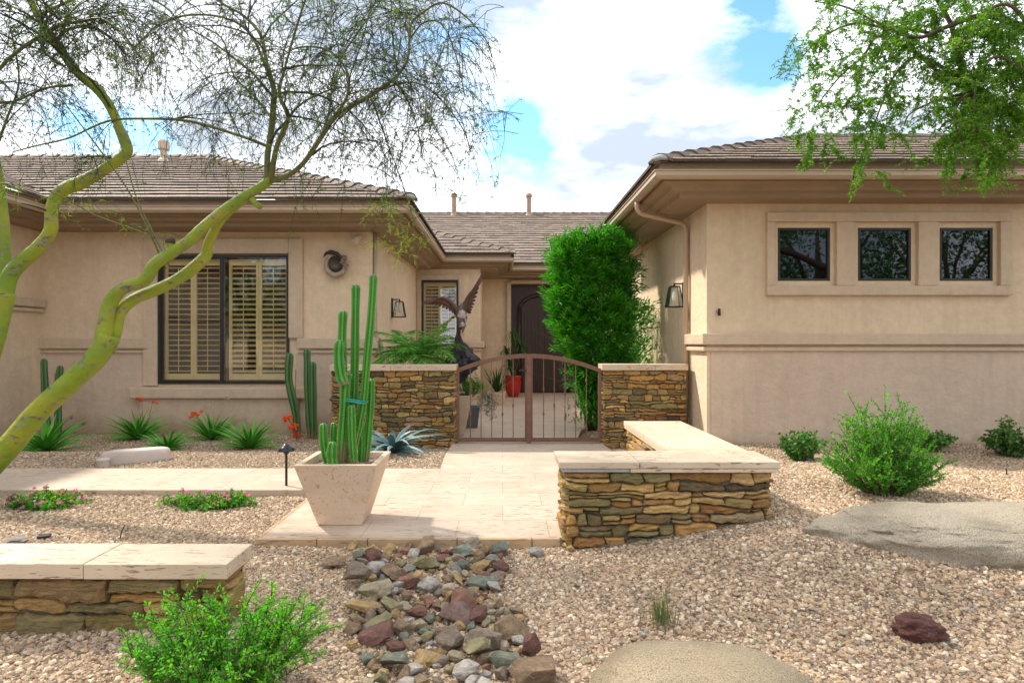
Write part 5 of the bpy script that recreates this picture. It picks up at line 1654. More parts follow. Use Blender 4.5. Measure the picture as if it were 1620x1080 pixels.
# ================================================================== wall fixtures
def lantern(label, wallx, sgn, y, zc):
    """trapezoid glass lantern on a bracket; sgn=+1 sticks out towards +x"""
    t = thing('wall_lantern', label, 'wall lamp', (wallx, y, zc), 'black glass wall lanterns')
    m = MB(); m.box(wallx if sgn > 0 else wallx - 0.022, wallx + 0.022 if sgn > 0 else wallx, y - 0.055, y + 0.055, zc - 0.16, zc + 0.21)
    cx = wallx + sgn * 0.15
    m.box(min(wallx, cx), max(wallx, cx), y - 0.01, y + 0.01, zc + 0.175, zc + 0.195); m.tube([(cx, y, zc + 0.19), (cx, y, zc + 0.14)], 0.014, 8)
    m.build('bracket', M_black, t, bevel=0.002)
    f = MB(); wt, wb, h0, h1 = 0.062, 0.108, zc + 0.145, zc - 0.15
    T = [(cx + a * wt, y + b * wt, h0) for a, b in ((-1, -1), (1, -1), (1, 1), (-1, 1))]; B = [(cx + a * wb, y + b * wb, h1) for a, b in ((-1, -1), (1, -1), (1, 1), (-1, 1))]
    for k in range(4):
        f.tube([T[k], B[k]], 0.008, 4); f.tube([T[k], T[(k + 1) % 4]], 0.009, 4); f.tube([B[k], B[(k + 1) % 4]], 0.009, 4)
    f.add(T, [(0, 1, 2, 3)])
    f.build('frame', M_black, t)
    g = MB(); s = 0.93
    T2 = [(cx + (p[0] - cx) * s, y + (p[1] - y) * s, p[2] - 0.006) for p in T]; B2 = [(cx + (p[0] - cx) * s, y + (p[1] - y) * s, p[2] + 0.006) for p in B]
    for k in range(4): g.add([T2[k], T2[(k + 1) % 4], B2[(k + 1) % 4], B2[k]], [(0, 1, 2, 3)])
    g.build('glass', M_clear, t)
    b = MB(); b.lathe([(0.014, 0.14), (0.016, 0.09), (0.02, 0.07), (0.034, 0.0), (0.036, -0.03), (0.024, -0.062), (0.0, -0.07)], 14, (cx, y, zc)); b.build('bulb', simple('bulb_glass', (0.82, 0.80, 0.74), None, 4, 0.15), t, smooth=True)
    return t
lantern('black glass wall lantern above the palm on the shaded left side wall', WX, 1, 12.1, 1.3 + (542 - 489) / 82.6)
lantern('black glass wall lantern on the right side wall beside the oleander', 2.65, -1, 9.2, 1.3 + (542 - 469) / 108.7)

# round wall sculpture
oc = px(531, 417, 10.20)
t = thing('wall_sculpture', 'round tan ring wall sculpture with a dark curved horn and metal blossoms', 'wall art', oc)
m = MB()
M_ring = simple('aged_ring', (0.42, 0.33, 0.22), (0.30, 0.24, 0.17), 12, 0.6, 0.4, 60)
ringp = [(oc.x + 0.155 * math.cos(a), oc.y, oc.z - 0.02 + 0.165 * math.sin(a)) for a in np.linspace(R(110), R(390), 30)]
m.tube(ringp, [0.018 + 0.028 * math.sin(math.pi * k / 29) for k in range(30)], 10); m.build('ring', M_ring, t, smooth=True)
m = MB(); m.lathe([(0.15, 0.05), (0.148, 0.03), (0.11, 0.055), (0.0, 0.07)], 28, (oc.x, oc.y, oc.z - 0.02), axis='Y'); m.build('dish', simple('dish_metal', (0.13, 0.11, 0.08), (0.06, 0.055, 0.045), 14, 0.4, 0.3, 50, metal=0.5), t, smooth=True)
m = MB(); hp = [(oc.x - 0.19, oc.y - 0.02, oc.z + 0.10), (oc.x - 0.15, oc.y - 0.03, oc.z + 0.16), (oc.x - 0.07, oc.y - 0.03, oc.z + 0.185), (oc.x + 0.03, oc.y - 0.03, oc.z + 0.155), (oc.x + 0.10, oc.y - 0.03, oc.z + 0.09), (oc.x + 0.14, oc.y - 0.03, oc.z + 0.03)]
m.tube(hp, [0.006, 0.024, 0.036, 0.036, 0.028, 0.015], 10); m.build('horn', simple('horn_metal', (0.028, 0.022, 0.022), (0.05, 0.03, 0.028), 9, 0.35), t, smooth=True)
m = MB(); r = random.Random(3)
for k in range(9):
    c = Vector((oc.x + 0.15 + r.uniform(-0.06, 0.06), oc.y - 0.05 + r.uniform(-0.02, 0.02), oc.z + 0.03 + r.uniform(-0.09, 0.09)))
    for j in range(6):
        a = j * math.pi / 3 + r.random(); d = Vector((math.cos(a), -0.35, math.sin(a))) * 0.042
        s_ = Vector((-math.sin(a), 0, math.cos(a))) * 0.014
        m.add([c, c + d * 0.6 - s_, c + d, c + d * 0.6 + s_, c + Vector((0, 0.006, 0)), c + d * 0.6 - s_ + Vector((0, 0.006, 0)), c + d + Vector((0, 0.006, 0)), c + d * 0.6 + s_ + Vector((0, 0.006, 0))], [(0, 1, 2, 3), (7, 6, 5, 4), (0, 4, 5, 1), (1, 5, 6, 2), (2, 6, 7, 3), (3, 7, 4, 0)])
    ell(m, c, 0.014, 0.014, 0.014, n=8, k=5)
m.build('blossoms', simple('blossom_metal', (0.20, 0.09, 0.065), (0.30, 0.22, 0.18), 30, 0.4, metal=0.4), t)

# spot light above it
lc = px(563, 378, 10.15)
t = thing('spot_light', 'small beige cylinder spot light under the left eave', 'light fixture', Vector((lc.x, 10.3, lc.z)))
m = MB(); m.lathe([(0.035, 0.0), (0.035, -0.03), (0.02, -0.035)], 14, (lc.x + 0.03, 10.3, lc.z + 0.04), axis='Y')
m.tube([(lc.x + 0.03, 10.27, lc.z + 0.04), (lc.x + 0.02, 10.2, lc.z + 0.03)], 0.012, 8)
m.tube([(lc.x + 0.035, 10.24, lc.z + 0.05), (lc.x + 0.0, 10.17, lc.z - 0.01), (lc.x - 0.03, 10.11, lc.z - 0.07)], [0.045, 0.055, 0.058], 14); m.build('housing', simple('pale_fixture', (0.66, 0.55, 0.42), None, 5, 0.5), t, smooth=False)
# door bell / hose bib on the right wall, two spigots on the left wall
fc = px(1137, 493, 8.17)
t = thing('wall_spigot', 'small beige round fitting on the right wall near its left corner', 'wall fitting', Vector((fc.x, 8.2, fc.z)))
m = MB(); m.lathe([(0.028, 0.0), (0.028, -0.012), (0.012, -0.014), (0.012, -0.05)], 12, (fc.x, 8.2, fc.z), axis='Y'); m.build('plate', M_pipe, t)
m = MB(); m.tube([(fc.x, 8.15, fc.z + 0.04), (fc.x, 8.15, fc.z - 0.05)], [0.017, 0.02], 10); m.build('body', M_bronze, t, smooth=True)
G = 'small round pipe stubs low on the left wall'
for x, y in ((113, 659), (132, 668)):
    c = px(x, y, 10.28)
    t = thing('pipe_stub', 'small tan round pipe stub low on the left wall above the gravel', 'pipe stub', Vector((c.x, 10.3, c.z)), G)
    m = MB(); m.lathe([(0.035, 0.0), (0.035, -0.02), (0.022, -0.025), (0.02, -0.06)], 12, (c.x, 10.3, c.z), axis='Y'); m.build('cap', M_pipe, t)

# ================================================================== garden objects
# utility cover
b = gp(150, 738)
t = thing('utility_cover', 'low pale beige moulded utility cover lying in the gravel by the left path', 'utility cover', b)
m = MB(); K = 22
def ring2(z, k):
    out = []
    for i in range(K):
        a = 2 * math.pi * i / K; x = math.cos(a); y = math.sin(a)
        sx = 0.30 * math.copysign(abs(x) ** 0.6, x); sy = (0.115 - 0.03 * x) * math.copysign(abs(y) ** 0.75, y)
        out.append((b.x + 0.27 + sx * k, b.y + 0.30 + sy * k + sx * 0.45, b.z + z))
    return out
lv = [(-0.02, 1.0), (0.09, 0.98), (0.115, 0.95), (0.13, 0.88), (0.138, 0.75)]
vs = []
for z, k in lv: vs += ring2(z, k)
m.add(vs, [(i * K + j, i * K + (j + 1) % K, (i + 1) * K + (j + 1) % K, (i + 1) * K + j) for i in range(len(lv) - 1) for j in range(K)] + [tuple((len(lv) - 1) * K + j for j in range(K))])
M_util = simple('cover_plastic', (0.62, 0.52, 0.46), (0.55, 0.46, 0.41), 5, 0.6, 0.1, 50)
m.build('lid', M_util, t, smooth=False)
m = MB(); m.lathe([(0.055, -0.02), (0.058, 0.055), (0.066, 0.058), (0.066, 0.075), (0.058, 0.085), (0.0, 0.09)], 20, (b.x + 0.075, b.y + 0.02, b.z)); m.build('cap', M_util, t)

# path light
b = gp(453, 777)
t = thing('path_light', 'black metal path light with a shallow cone hat beside the planter', 'path light', b)
m = MB(); m.lathe([(0.011, -0.05), (0.011, 0.36)], 12, b); m.lathe([(0.02, -0.01), (0.016, 0.03)], 12, b); m.build('post', M_black, t)
m = MB(); m.lathe([(0.072, 0.355), (0.074, 0.362), (0.045, 0.392), (0.03, 0.402), (0.022, 0.415), (0.0, 0.42)], 26, b); m.lathe([(0.022, 0.33), (0.026, 0.36)], 14, b); m.build('hat', simple('hat_metal', (0.05, 0.055, 0.065), (0.03, 0.03, 0.035), 9, 0.3, metal=0.7), t, smooth=True)

# boulders
def boulder(name, label, cat, c, rx, ry, rz, mat, seed, sink=0.35, amp=0.14, freq=1.6, flat=0.0, sub=5, group=None):
    bm = bmesh.new(); bmesh.ops.create_icosphere(bm, subdivisions=sub, radius=1)
    for v in bm.verts:
        p = v.co.copy()
        n = mnoise.noise(p * freq + Vector((seed * 3.1, 0, 0))) * amp + mnoise.noise(p * freq * 3 + Vector((0, seed, 0))) * amp * 0.3 + mnoise.noise(p * freq * 9 + Vector((0, seed, 4))) * amp * 0.10
        p *= 1 + n
        v.co = Vector((p.x * rx, p.y * ry, p.z * rz))
    me = bpy.data.meshes.new(name); bm.to_mesh(me); bm.free()
    me.polygons.foreach_set('use_smooth', [True] * len(me.polygons)); me.materials.append(mat)
    o = bpy.data.objects.new(name, me); C.objects.link(o)
    o.location = Vector(c) + Vector((0, 0, rz * (1 - 2 * sink)))
    return tag(o, label, cat, group)
b = Vector((3.18, 4.32, ground_z(3.18, 4.32)))
def big_boulder():
    bm = bmesh.new(); bmesh.ops.create_icosphere(bm, subdivisions=6, radius=1)
    for v in bm.verts:
        p = v.co.copy(); n = mnoise.noise(p * 1.5 + Vector((4, 1, 0))) * 0.15 + mnoise.noise(p * 4) * 0.06 + mnoise.noise(p * 9) * 0.03 + mnoise.noise(p * 24) * 0.014
        p *= 1 + n
        saddle = 0.16 * math.exp(-((p.x + 0.12) / 0.16) ** 2) * max(0, p.z)
        v.co = Vector((p.x * 1.02, p.y * 0.40, math.copysign(abs(p.z) ** 0.65, p.z) * 0.155 - saddle * 0.22))
    me = bpy.data.meshes.new('boulder'); bm.to_mesh(me); bm.free()
    me.polygons.foreach_set('use_smooth', [True] * len(me.polygons)); me.materials.append(M_boulder)
    o = bpy.data.objects.new('boulder', me); C.objects.link(o); o.location = (2.86, 3.68, ground_z(2.86, 3.68) - 0.01)
    tag(o, 'long low grey tan granite boulder half buried at the right edge', 'boulder')
big_boulder()
b = Vector((px(1100, 1080, 2.45).x, 2.43, ground_z(0.75, 2.4)))
boulder('boulder', 'sandy tan granite boulder cut by the bottom edge of the photo', 'boulder', b + Vector((0, -0.06, 0.0)), 0.41, 0.33, 0.10, M_boulder2, 3, 0.48, 0.14)
M_redrock = rock_mat('red_lava_rock', (0.20, 0.075, 0.055), (0.09, 0.045, 0.04))
b = gp(1474, 1026)
boulder('red_rock', 'lone dark red rough rock on the gravel in the lower right', 'rock', b + Vector((0, 0.09, 0)), 0.098, 0.075, 0.062, M_redrock, 5, 0.15, 0.34, 2.2, sub=5)

# creek bed rocks: each one lies loose
COL = {'rust red': (0.38, 0.18, 0.115), 'dark red': (0.25, 0.115, 0.085), 'brown': (0.36, 0.24, 0.14), 'grey brown': (0.38, 0.29, 0.21), 'tan': (0.56, 0.45, 0.28), 'ochre': (0.60, 0.39, 0.17),
       'white': (0.62, 0.55, 0.47), 'cream': (0.60, 0.48, 0.34), 'olive': (0.40, 0.34, 0.17), 'slate green': (0.26, 0.275, 0.20), 'pale green': (0.38, 0.40, 0.31), 'grey': (0.40, 0.36, 0.31), 'purple brown': (0.32, 0.20, 0.16)}
RM = {k: rock_mat('rock_' + k.replace(' ', '_'), v) for k, v in COL.items()}
def rock(label, c, sx, sy, sz, colname, seed, group=None, rotz=None, name='creek_rock', cat='rock', lift=0.0, roundness=0.0):
    r = random.Random(seed)
    bm = bmesh.new()
    for _ in range(13 + int(roundness * 20)):
        v = Vector((r.gauss(0, 1), r.gauss(0, 1), r.gauss(0, 1))).normalized()
        k = 1.0 + r.uniform(-0.22, 0.12) * (1 - roundness)
        bm.verts.new(v * k)
    bmesh.ops.convex_hull(bm, input=bm.verts)
    loose = [v for v in bm.verts if not v.link_faces]
    bmesh.ops.delete(bm, geom=loose, context='VERTS')
    bmesh.ops.bevel(bm, geom=list(bm.edges), offset=0.045 + 0.14 * roundness, segments=2, affect='EDGES', profile=0.6, clamp_overlap=True)
    bmesh.ops.triangulate(bm, faces=bm.faces)
    bmesh.ops.subdivide_edges(bm, edges=bm.edges, cuts=1)
    for v in bm.verts:
        p = v.co; v.co = p * (1 + 0.07 * mnoise.noise(p * 2.4 + Vector((seed, 0, 0))) + 0.035 * mnoise.noise(p * 7 + Vector((seed, 5, 0))))
        v.co.x *= sx; v.co.y *= sy; v.co.z *= sz
    me = bpy.data.meshes.new(name); bm.to_mesh(me); bm.free()
    if roundness > 0.4: me.polygons.foreach_set('use_smooth', [True] * len(me.polygons))
    me.materials.append(RM[colname])
    o = bpy.data.objects.new(name, me); C.objects.link(o)
    o.rotation_euler = (r.uniform(-0.25, 0.25), r.uniform(-0.3, 0.3), r.uniform(-0.5, 0.5) if rotz is None else rotz)
    o.location = Vector(c) + Vector((0, 0, sz * 0.62 + lift))
    return tag(o, label, cat, group)
G = 'rocks in the dry creek bed'
big = [(559, 913, 40, 47, 'grey brown', 'tall grey brown block at the upper left end of the creek bed'), (671, 866, 38, 34, 'brown', 'brown wedge leaning on the middle of the patio edge'),
       (787, 872, 40, 27, 'slate green', 'long slate green slab at the upper right end of the creek bed'), (732, 874, 30, 26, 'pale green', 'pale green pointed shard beside the slate green slab under the patio'),
       (744, 862, 28, 18, 'cream', 'cream rounded stone touching the patio edge left of the slate green slab'), (587, 884, 30, 22, 'dark red', 'dark red stone just below the patio edge, topmost on the left side'),
       (522, 896, 36, 14, 'brown', 'flat brown rock lying apart on gravel left of the creek bed'), (592, 905, 32, 28, 'white', 'whitish block between the grey brown block and the dark olive rock'),
       (624, 913, 46, 28, 'brown', 'brown slanted rock beside the whitish block near the top'), (671, 892, 50, 30, 'olive', 'broad dark olive rock below the brown wedge at the patio'),
       (762, 903, 36, 22, 'ochre', 'orange ochre rock on the right rim below the slate green slab'), (769, 926, 50, 24, 'slate green', 'slate green flat rock on the right rim below the ochre one'),
       (677, 931, 32, 26, 'white', 'round whitish stone in the upper middle of the creek bed'), (712, 939, 28, 24, 'cream', 'cream rounded stone right of the round whitish one'),
       (644, 927, 44, 22, 'rust red', 'rust red flat rock left of the round whitish stone'), (587, 941, 52, 34, 'tan', 'large tan slab on the left rim under the tall grey brown block'),
       (730, 958, 50, 30, 'rust red', 'big rust red rock right of the centre of the creek bed'), (571, 972, 54, 24, 'ochre', 'orange ochre oval rock sticking out on the left rim'),
       (593, 994, 46, 22, 'olive', 'olive flat rock just below the ochre oval rock'), (614, 964, 38, 20, 'olive', 'olive mossy rock right of the ochre oval rock'),
       (657, 974, 36, 24, 'rust red', 'rust red rock near the middle of the creek bed'), (634, 998, 32, 26, 'brown', 'brown rock under the middle rust red rock'),
       (587, 1017, 66, 28, 'dark red', 'long dark red rock on the lower left rim'), (716, 982, 60, 34, 'purple brown', 'large purple brown rock right of centre'),
       (756, 980, 42, 30, 'dark red', 'dark red rock on the right rim beside the large purple brown rock'), (767, 1023, 50, 42, 'grey brown', 'big rounded grey brown rock in the lower right half'),
       (807, 1003, 56, 40, 'brown', 'brown rock on the right rim above the tall dark red one'), (840, 1028, 32, 44, 'dark red', 'tall dark red rock at the lower right rim'),
       (799, 1053, 48, 36, 'slate green', 'dark slate green block near the bottom right of the bed'), (750, 1041, 50, 34, 'olive', 'olive tan slab left of the dark slate green block'),
       (712, 1019, 44, 42, 'grey brown', 'grey brown upright rock in the lower middle'), (671, 1048, 42, 24, 'ochre', 'ochre rock near the bottom left of the bed'),
       (620, 1051, 46, 38, 'slate green', 'grey green flat block at the lower left rim'), (738, 1070, 38, 32, 'white', 'white stone at the bottom edge of the photo'),
       (845, 1072, 70, 50, 'brown', 'largest dark brown rock at the bottom right end of the bed'), (655, 1068, 30, 20, 'white', 'small white stone at the bottom left end of the bed'),
       (848, 877, 28, 14, 'grey', 'small grey stone lying apart below the patio edge near the bench wall')]
placed = []
for i, (x, y, w, h, cn, lab) in enumerate(big):
    c = gp(x, y + h * 0.42); s = 1000 / c.y
    wx = w / s / 2 * 1.28; hz = h / s / 2 * 1.0
    c.y += wx * 0.7
    rock(lab, c, wx, wx * 0.85, hz, cn, i * 13 + 5, G, lift=0.012, roundness=0.9 if cn in ('white', 'cream') else 0.1)
    placed.append((c.x, c.y, wx))
r = random.Random(99)
names = ['rust red', 'brown', 'brown', 'grey brown', 'tan', 'tan', 'olive', 'white', 'slate green', 'dark red', 'grey', 'cream', 'ochre', 'ochre']
cnt = 0; tries = 0
while cnt < 252 and tries < 14000:
    tries += 1
    y = r.uniform(868, 1110) if r.random() < 0.6 else r.uniform(868, 985)
    f = (y - 868) / 212
    x0 = 553 + 20 * f + 12 * math.sin(f * 7); x1 = 795 + 60 * f + (-25 * math.exp(-((f - 0.35) / 0.15) ** 2))
    x = r.uniform(x0, x1)
    c = gp(x, y)
    w = r.uniform(0.022, 0.056)
    if any(math.hypot(c.x - a, (c.y - b_)) < 0.44 * (w + k) for a, b_, k in placed): continue
    cn = r.choice(names)
    placed.append((c.x, c.y, w))
    rock(f'small {cn} filler stone wedged between the bigger rocks of the creek bed', c, w, w * r.uniform(0.6, 0.95), w * r.uniform(0.45, 0.8), cn, 500 + cnt, G, rotz=r.uniform(0, 3), lift=0.004, roundness=r.choice([0.0, 0.0, 0.15, 0.7]))
    cnt += 1

r = random.Random(41)
for k in range(16):
    c = gp(r.uniform(900, 1600), r.uniform(905, 1070)); cn = 'tan'
    rock('flat tan stone chip scattered on the right gravel between the boulders and the bench wall', c, r.uniform(0.018, 0.034), r.uniform(0.014, 0.022), r.uniform(0.006, 0.010), cn, 700 + k, 'stone chips on the gravel', rotz=r.uniform(0, 3), name='stone_chip', cat='stone chip', lift=0.010)
G = None
rock('flat ochre stone lying against the foot of the bench wall', gp(1017, 860), 0.055, 0.03, 0.016, 'olive', 901, name='loose_stone')
rock('small ochre stone at the left front corner of the bench wall', gp(903, 872), 0.035, 0.03, 0.025, 'ochre', 902, name='loose_stone')
rock('pale grey flat stone in the gravel behind the low wall at the left edge', gp(15, 858), 0.13, 0.09, 0.03, 'grey', 903, name='loose_stone')
rock('small white pebble stone near the sandy boulder and grass tuft', gp(1016, 1008), 0.022, 0.02, 0.018, 'white', 904, name='loose_stone', roundness=0.9)
b = gp(70, 852)
t = thing('dark_tile', 'small dark flat tile piece lying on gravel behind the low wall', 'tile piece', b)
m = MB(); m.box(-0.035, 0.035, -0.03, 0.03, 0.0, 0.016, M=Matrix.Translation(b + Vector((0, 0, 0.012))) @ Matrix.Rotation(0.4, 4, 'Z')); m.build('tile', M_black, t, bevel=0.003)
b = gp(190, 852)
m = MB(); m.tube([b, b + Vector((0.01, 0, 0.05)), b + Vector((0.03, 0, 0.09))], [0.004, 0.004, 0.003], 6)
tag(recentre(m.build('drip_stake', M_black), b), 'thin dark irrigation stake standing in the gravel behind the low wall', 'stake')
b = gp(1593, 752)
m = MB(); m.tube([b, b + Vector((-0.004, 0, 0.06))], [0.006, 0.005], 6)
tag(recentre(m.build('drip_stake', M_black), b), 'short dark irrigation stub in the gravel above the long boulder', 'stake')

# ================================================================== trees
def limb(m, pts, n=10, seed=0, wob=0.07):
    """pts: (x, y, d, diameter px at that depth); smooth Catmull-Rom tube"""
    P_ = [px(x, y, d) for x, y, d, w in pts]; Rr = [w * d / 2000 * (0.78 if w > 12 else 0.9) for x, y, d, w in pts]
    out = []; rad = []
    N = max(8, (len(P_) - 1) * 5)
    for i in range(N + 1):
        f = i / N * (len(P_) - 1); k = min(int(f), len(P_) - 2); u = f - k
        p0 = P_[max(k - 1, 0)]; p1 = P_[k]; p2 = P_[k + 1]; p3 = P_[min(k + 2, len(P_) - 1)]
        out.append(0.5 * ((2 * p1) + (p2 - p0) * u + (2 * p0 - 5 * p1 + 4 * p2 - p3) * u * u + (3 * p1 - p0 - 3 * p2 + p3) * u ** 3))
        r0 = Rr[k] + (Rr[k + 1] - Rr[k]) * u
        rad.append(max(0.0015, r0 * (1 + wob * mnoise.noise(Vector((f * 1.7, seed, 0))))))
    m.tube(out, rad, n)
    return out, rad

def droop_branch(p, d, L, g, n=9, wob=0.09):
    pts = [p.copy()]; d = d.normalized(); st = L / n
    for i in range(n):
        d = (d + Vector((rng.normal(0, wob), rng.normal(0, wob), -g)) ).normalized()
        p = p + d * st; pts.append(p.copy())
    return pts

def inside_frame_ok(p):
    x = p.x / p.y * 1000 + 795; y = 542 - (p.z - 1.3) / p.y * 1000
    return x, y

def twiggy_crown(t, limbs, secs, per_sec, seed, xmax=790, ybase=300):
    """secondary arcs > drooping twigs > short needles and tufts"""
    random.seed(seed)
    tw = MB(); LP = []; LD = []
    arcs = []
    for out, rad in limbs:
        for i in range(secs):
            k = int(len(out) * random.uniform(0.15, 1.0)); k = min(k, len(out) - 1)
            d = Vector((random.gauss(0, 0.8), random.gauss(0, 0.7), random.uniform(0.2, 1.3)))
            L = random.uniform(0.5, 1.3)
            b = droop_branch(out[k], d, L, random.uniform(0.05, 0.20), 9, 0.12)
            r0 = min(rad[k] * 0.5, 0.011)
            arcs.append((b, r0))
    for out, rad in limbs: 
        if rad[-1] < 0.012: arcs.append((out, 0.0))
    for b, r0 in arcs:
        x, y = inside_frame_ok(b[-1])
        if x > xmax or y > ybase - 20: b = b[: max(3, int(len(b) * 0.5))]
        if r0: tw.tube(b, [max(0.0022, r0 * (1 - 0.85 * i / len(b))) for i in range(len(b))], 5, (1.2, 1.4, 1.0), cap=False)
        for j in range(per_sec):
            k = random.randint(1, len(b) - 1)
            d0 = (b[k] - b[k - 1]).normalized()
            d = d0 * 0.7 + Vector((random.gauss(0, 0.7), random.gauss(0, 0.7), random.gauss(0.15, 0.5)))
            q = droop_branch(b[k], d, random.uniform(0.30, 0.85), random.uniform(0.14, 0.32), 9, 0.10)
            x, y = inside_frame_ok(q[-1])
            if x > xmax or y > ybase + 90 * random.random() - 25: continue
            tw.tube(q, [0.0030 * (1 - 0.6 * i / 9) for i in range(10)], 3, cap=False)
            for h in range(random.randint(3, 6)):
                kk = random.randint(1, 9)
                dd = (q[kk] - q[kk - 1]).normalized() * 0.9 + Vector((random.gauss(0, .7), random.gauss(0, .7), random.gauss(0.0, 0.5)))
                q2 = droop_branch(q[kk], dd, random.uniform(0.10, 0.32), 0.16, 4, 0.10)
                tw.tube(q2, [0.0019, 0.0017, 0.0014, 0.0012, 0.001], 3, cap=False)
                for z in range(random.randint(1, 3)):
                    c_ = q2[random.randint(0, 4)]
                    for _k in range(random.randint(3, 7)):
                        LP.append(tuple(c_)); LD.append((random.gauss(0, 1), random.gauss(0, 1), random.gauss(0.1, 0.8)))
    tw.build('twigs', M_twig, t)
    LP = np.array(LP); LD = np.array(LD); n = len(LP)
    quads_obj('leaflets', leaf_quads(LP, LD, rng.uniform(0.016, 0.040, n), rng.uniform(0.004, 0.007, n), 0.1), None, tint(n, 0.5, 1.2, 0.2), M_pvleaf, t)

DP = 4.9
tA = thing('palo_verde_tree', 'leaning green barked palo verde whose trunk crosses the shuttered window from the lower left', 'tree', (px(-130, 900, DP).x, DP, 0.0))
tm = MB(); LA = []
limb(tm, [(-125, 812, DP, 56), (-60, 775, DP, 50), (0, 722, DP, 46), (60, 652, DP, 43), (110, 606, DP, 41), (152, 566, DP, 42), (174, 530, DP, 40)], 16, 1)
LA.append(limb(tm, [(160, 556, DP, 34), (166, 522, DP, 32), (173, 484, DP, 28), (191, 458, DP - .02, 26), (228, 443, DP - .04, 25), (244, 419, DP - .05, 25), (268, 402, DP - .05, 24), (299, 381, DP - .05, 22), (330, 352, DP - .05, 21), (375, 318, DP - .04, 20), (412, 296, DP, 19), (428, 284, DP, 17)], 12, 2))
LA.append(limb(tm, [(170, 556, DP + .05, 30), (181, 528, DP + .06, 26), (190, 495, DP + .07, 23), (211, 474, DP + .08, 23), (246, 459, DP + .10, 23), (284, 440, DP + .12, 23), (324, 407, DP + .12, 24), (330, 384, DP + .1, 19), (352, 345, DP + .06, 17), (390, 313, DP + .03, 15), (420, 290, DP, 12)], 12, 3))
limb(tm, [(273, 402, DP - .05, 14), (270, 388, DP - .05, 15), (269, 380, DP - .05, 15)], 8, 4)
limb(tm, [(398, 315, DP - .02, 14), (408, 325, DP - .04, 13), (412, 327, DP - .05, 10)], 8, 4)
tm.build('trunk', M_pv, tA, smooth=True)
sc_ = MB(); pc = px(269, 381, DP - .05); sc_.lathe([(0.034, -0.02), (0.037, 0.0), (0.036, 0.014), (0.026, 0.018), (0.0, 0.016)], 12, pc); sc_.build('cut_stub', M_brownbark, tA, smooth=True)
lm = MB(); L1 = []
L1.append(limb(lm, [(424, 292, DP, 14), (423, 250, DP, 11), (430, 200, DP, 11), (433, 160, DP, 11), (433, 140, DP, 10), (422, 100, DP, 7), (412, 55, DP + .1, 6), (385, 25, DP + .2, 5), (350, 5, DP + .3, 4), (320, -20, DP + .4, 3)], 8, 5))
L1.append(limb(lm, [(428, 288, DP, 12), (437, 235, DP - .1, 9), (452, 200, DP - .2, 8), (455, 180, DP - .2, 8), (442, 150, DP - .25, 6), (450, 110, DP - .3, 4), (470, 40, DP - .4, 4), (488, -15, DP - .5, 3)], 8, 6))
L1.append(limb(lm, [(426, 286, DP, 14), (455, 278, DP, 10), (480, 258, DP, 9), (505, 222, DP, 9), (530, 185, DP, 9), (560, 166, DP, 8), (600, 142, DP, 7), (630, 118, DP, 6), (646, 88, DP, 5), (650, 40, DP, 4), (672, 18, DP, 4), (700, 5, DP, 3), (735, 25, DP, 3), (768, 62, DP, 2), (778, 90, DP, 2)], 8, 7))
L1.append(limb(lm, [(424, 232, DP, 6), (380, 215, DP + .1, 5), (300, 192, DP + .2, 5), (230, 188, DP + .2, 4), (170, 192, DP + .2, 4), (110, 218, DP + .3, 3), (60, 230, DP + .3, 3), (22, 240, DP + .3, 2)], 6, 8))
L1.append(limb(lm, [(530, 182, DP, 6), (546, 160, DP - .1, 5), (552, 135, DP - .2, 5), (545, 105, DP - .25, 4), (515, 78, DP - .3, 4), (470, 76, DP - .3, 3), (440, 95, DP - .3, 2)], 6, 9))
L1.append(limb(lm, [(432, 140, DP, 6), (400, 60, DP + .2, 5), (360, 30, DP + .3, 4), (300, 24, DP + .4, 4), (250, 40, DP + .5, 3), (210, 80, DP + .5, 2)], 6, 10))
L1.append(limb(lm, [(432, 190, DP, 5), (400, 150, DP + .2, 4), (370, 120, DP + .2, 3), (350, 60, DP + .4, 3), (300, 35, DP + .5, 2)], 6, 11))
L1.append(limb(lm, [(600, 142, DP, 5), (622, 130, DP + .1, 4), (640, 150, DP + .2, 3), (660, 200, DP + .2, 2), (668, 250, DP + .2, 2)], 6, 12))
L1.append(limb(lm, [(650, 60, DP, 4), (672, 35, DP - .1, 3), (700, 40, DP - .1, 2), (722, 90, DP - .1, 2), (735, 150, DP - .1, 2)], 6, 13))
L1.append(limb(lm, [(600, 142, DP, 5), (650, 130, DP, 3), (690, 150, DP, 2), (730, 200, DP, 2), (745, 240, DP, 2)], 6, 14))
L1.append(limb(lm, [(585, 150, DP, 4), (600, 190, DP, 3), (618, 240, DP, 2), (640, 300, DP, 2), (655, 350, DP + .1, 2)], 6, 15))
L1.append(limb(lm, [(262, 425, DP, 4), (238, 370, DP, 3), (205, 305, DP, 3), (160, 240, DP, 3), (100, 160, DP + .1, 2), (30, 60, DP + .2, 2)], 6, 16))
L1.append(limb(lm, [(268, 420, DP - .05, 3), (238, 360, DP, 3), (215, 310, DP, 2), (198, 250, DP, 2), (180, 200, DP, 2)], 6, 17))
L1.append(limb(lm, [(248, 378, DP, 3), (210, 362, DP, 3), (150, 340, DP, 3), (100, 312, DP, 2), (50, 295, DP, 2), (0, 290, DP, 2)], 6, 18))
L1.append(limb(lm, [(500, 230, DP, 5), (520, 180, DP + .3, 4), (530, 110, DP + .4, 3), (560, 60, DP + .5, 3), (590, 20, DP + .5, 2), (610, -10, DP + .5, 2)], 6, 19))
lm.build('branches', M_branch, tA, smooth=True)
twiggy_crown(tA, L1[:11] + L1[14:15], 9, 7, 3)
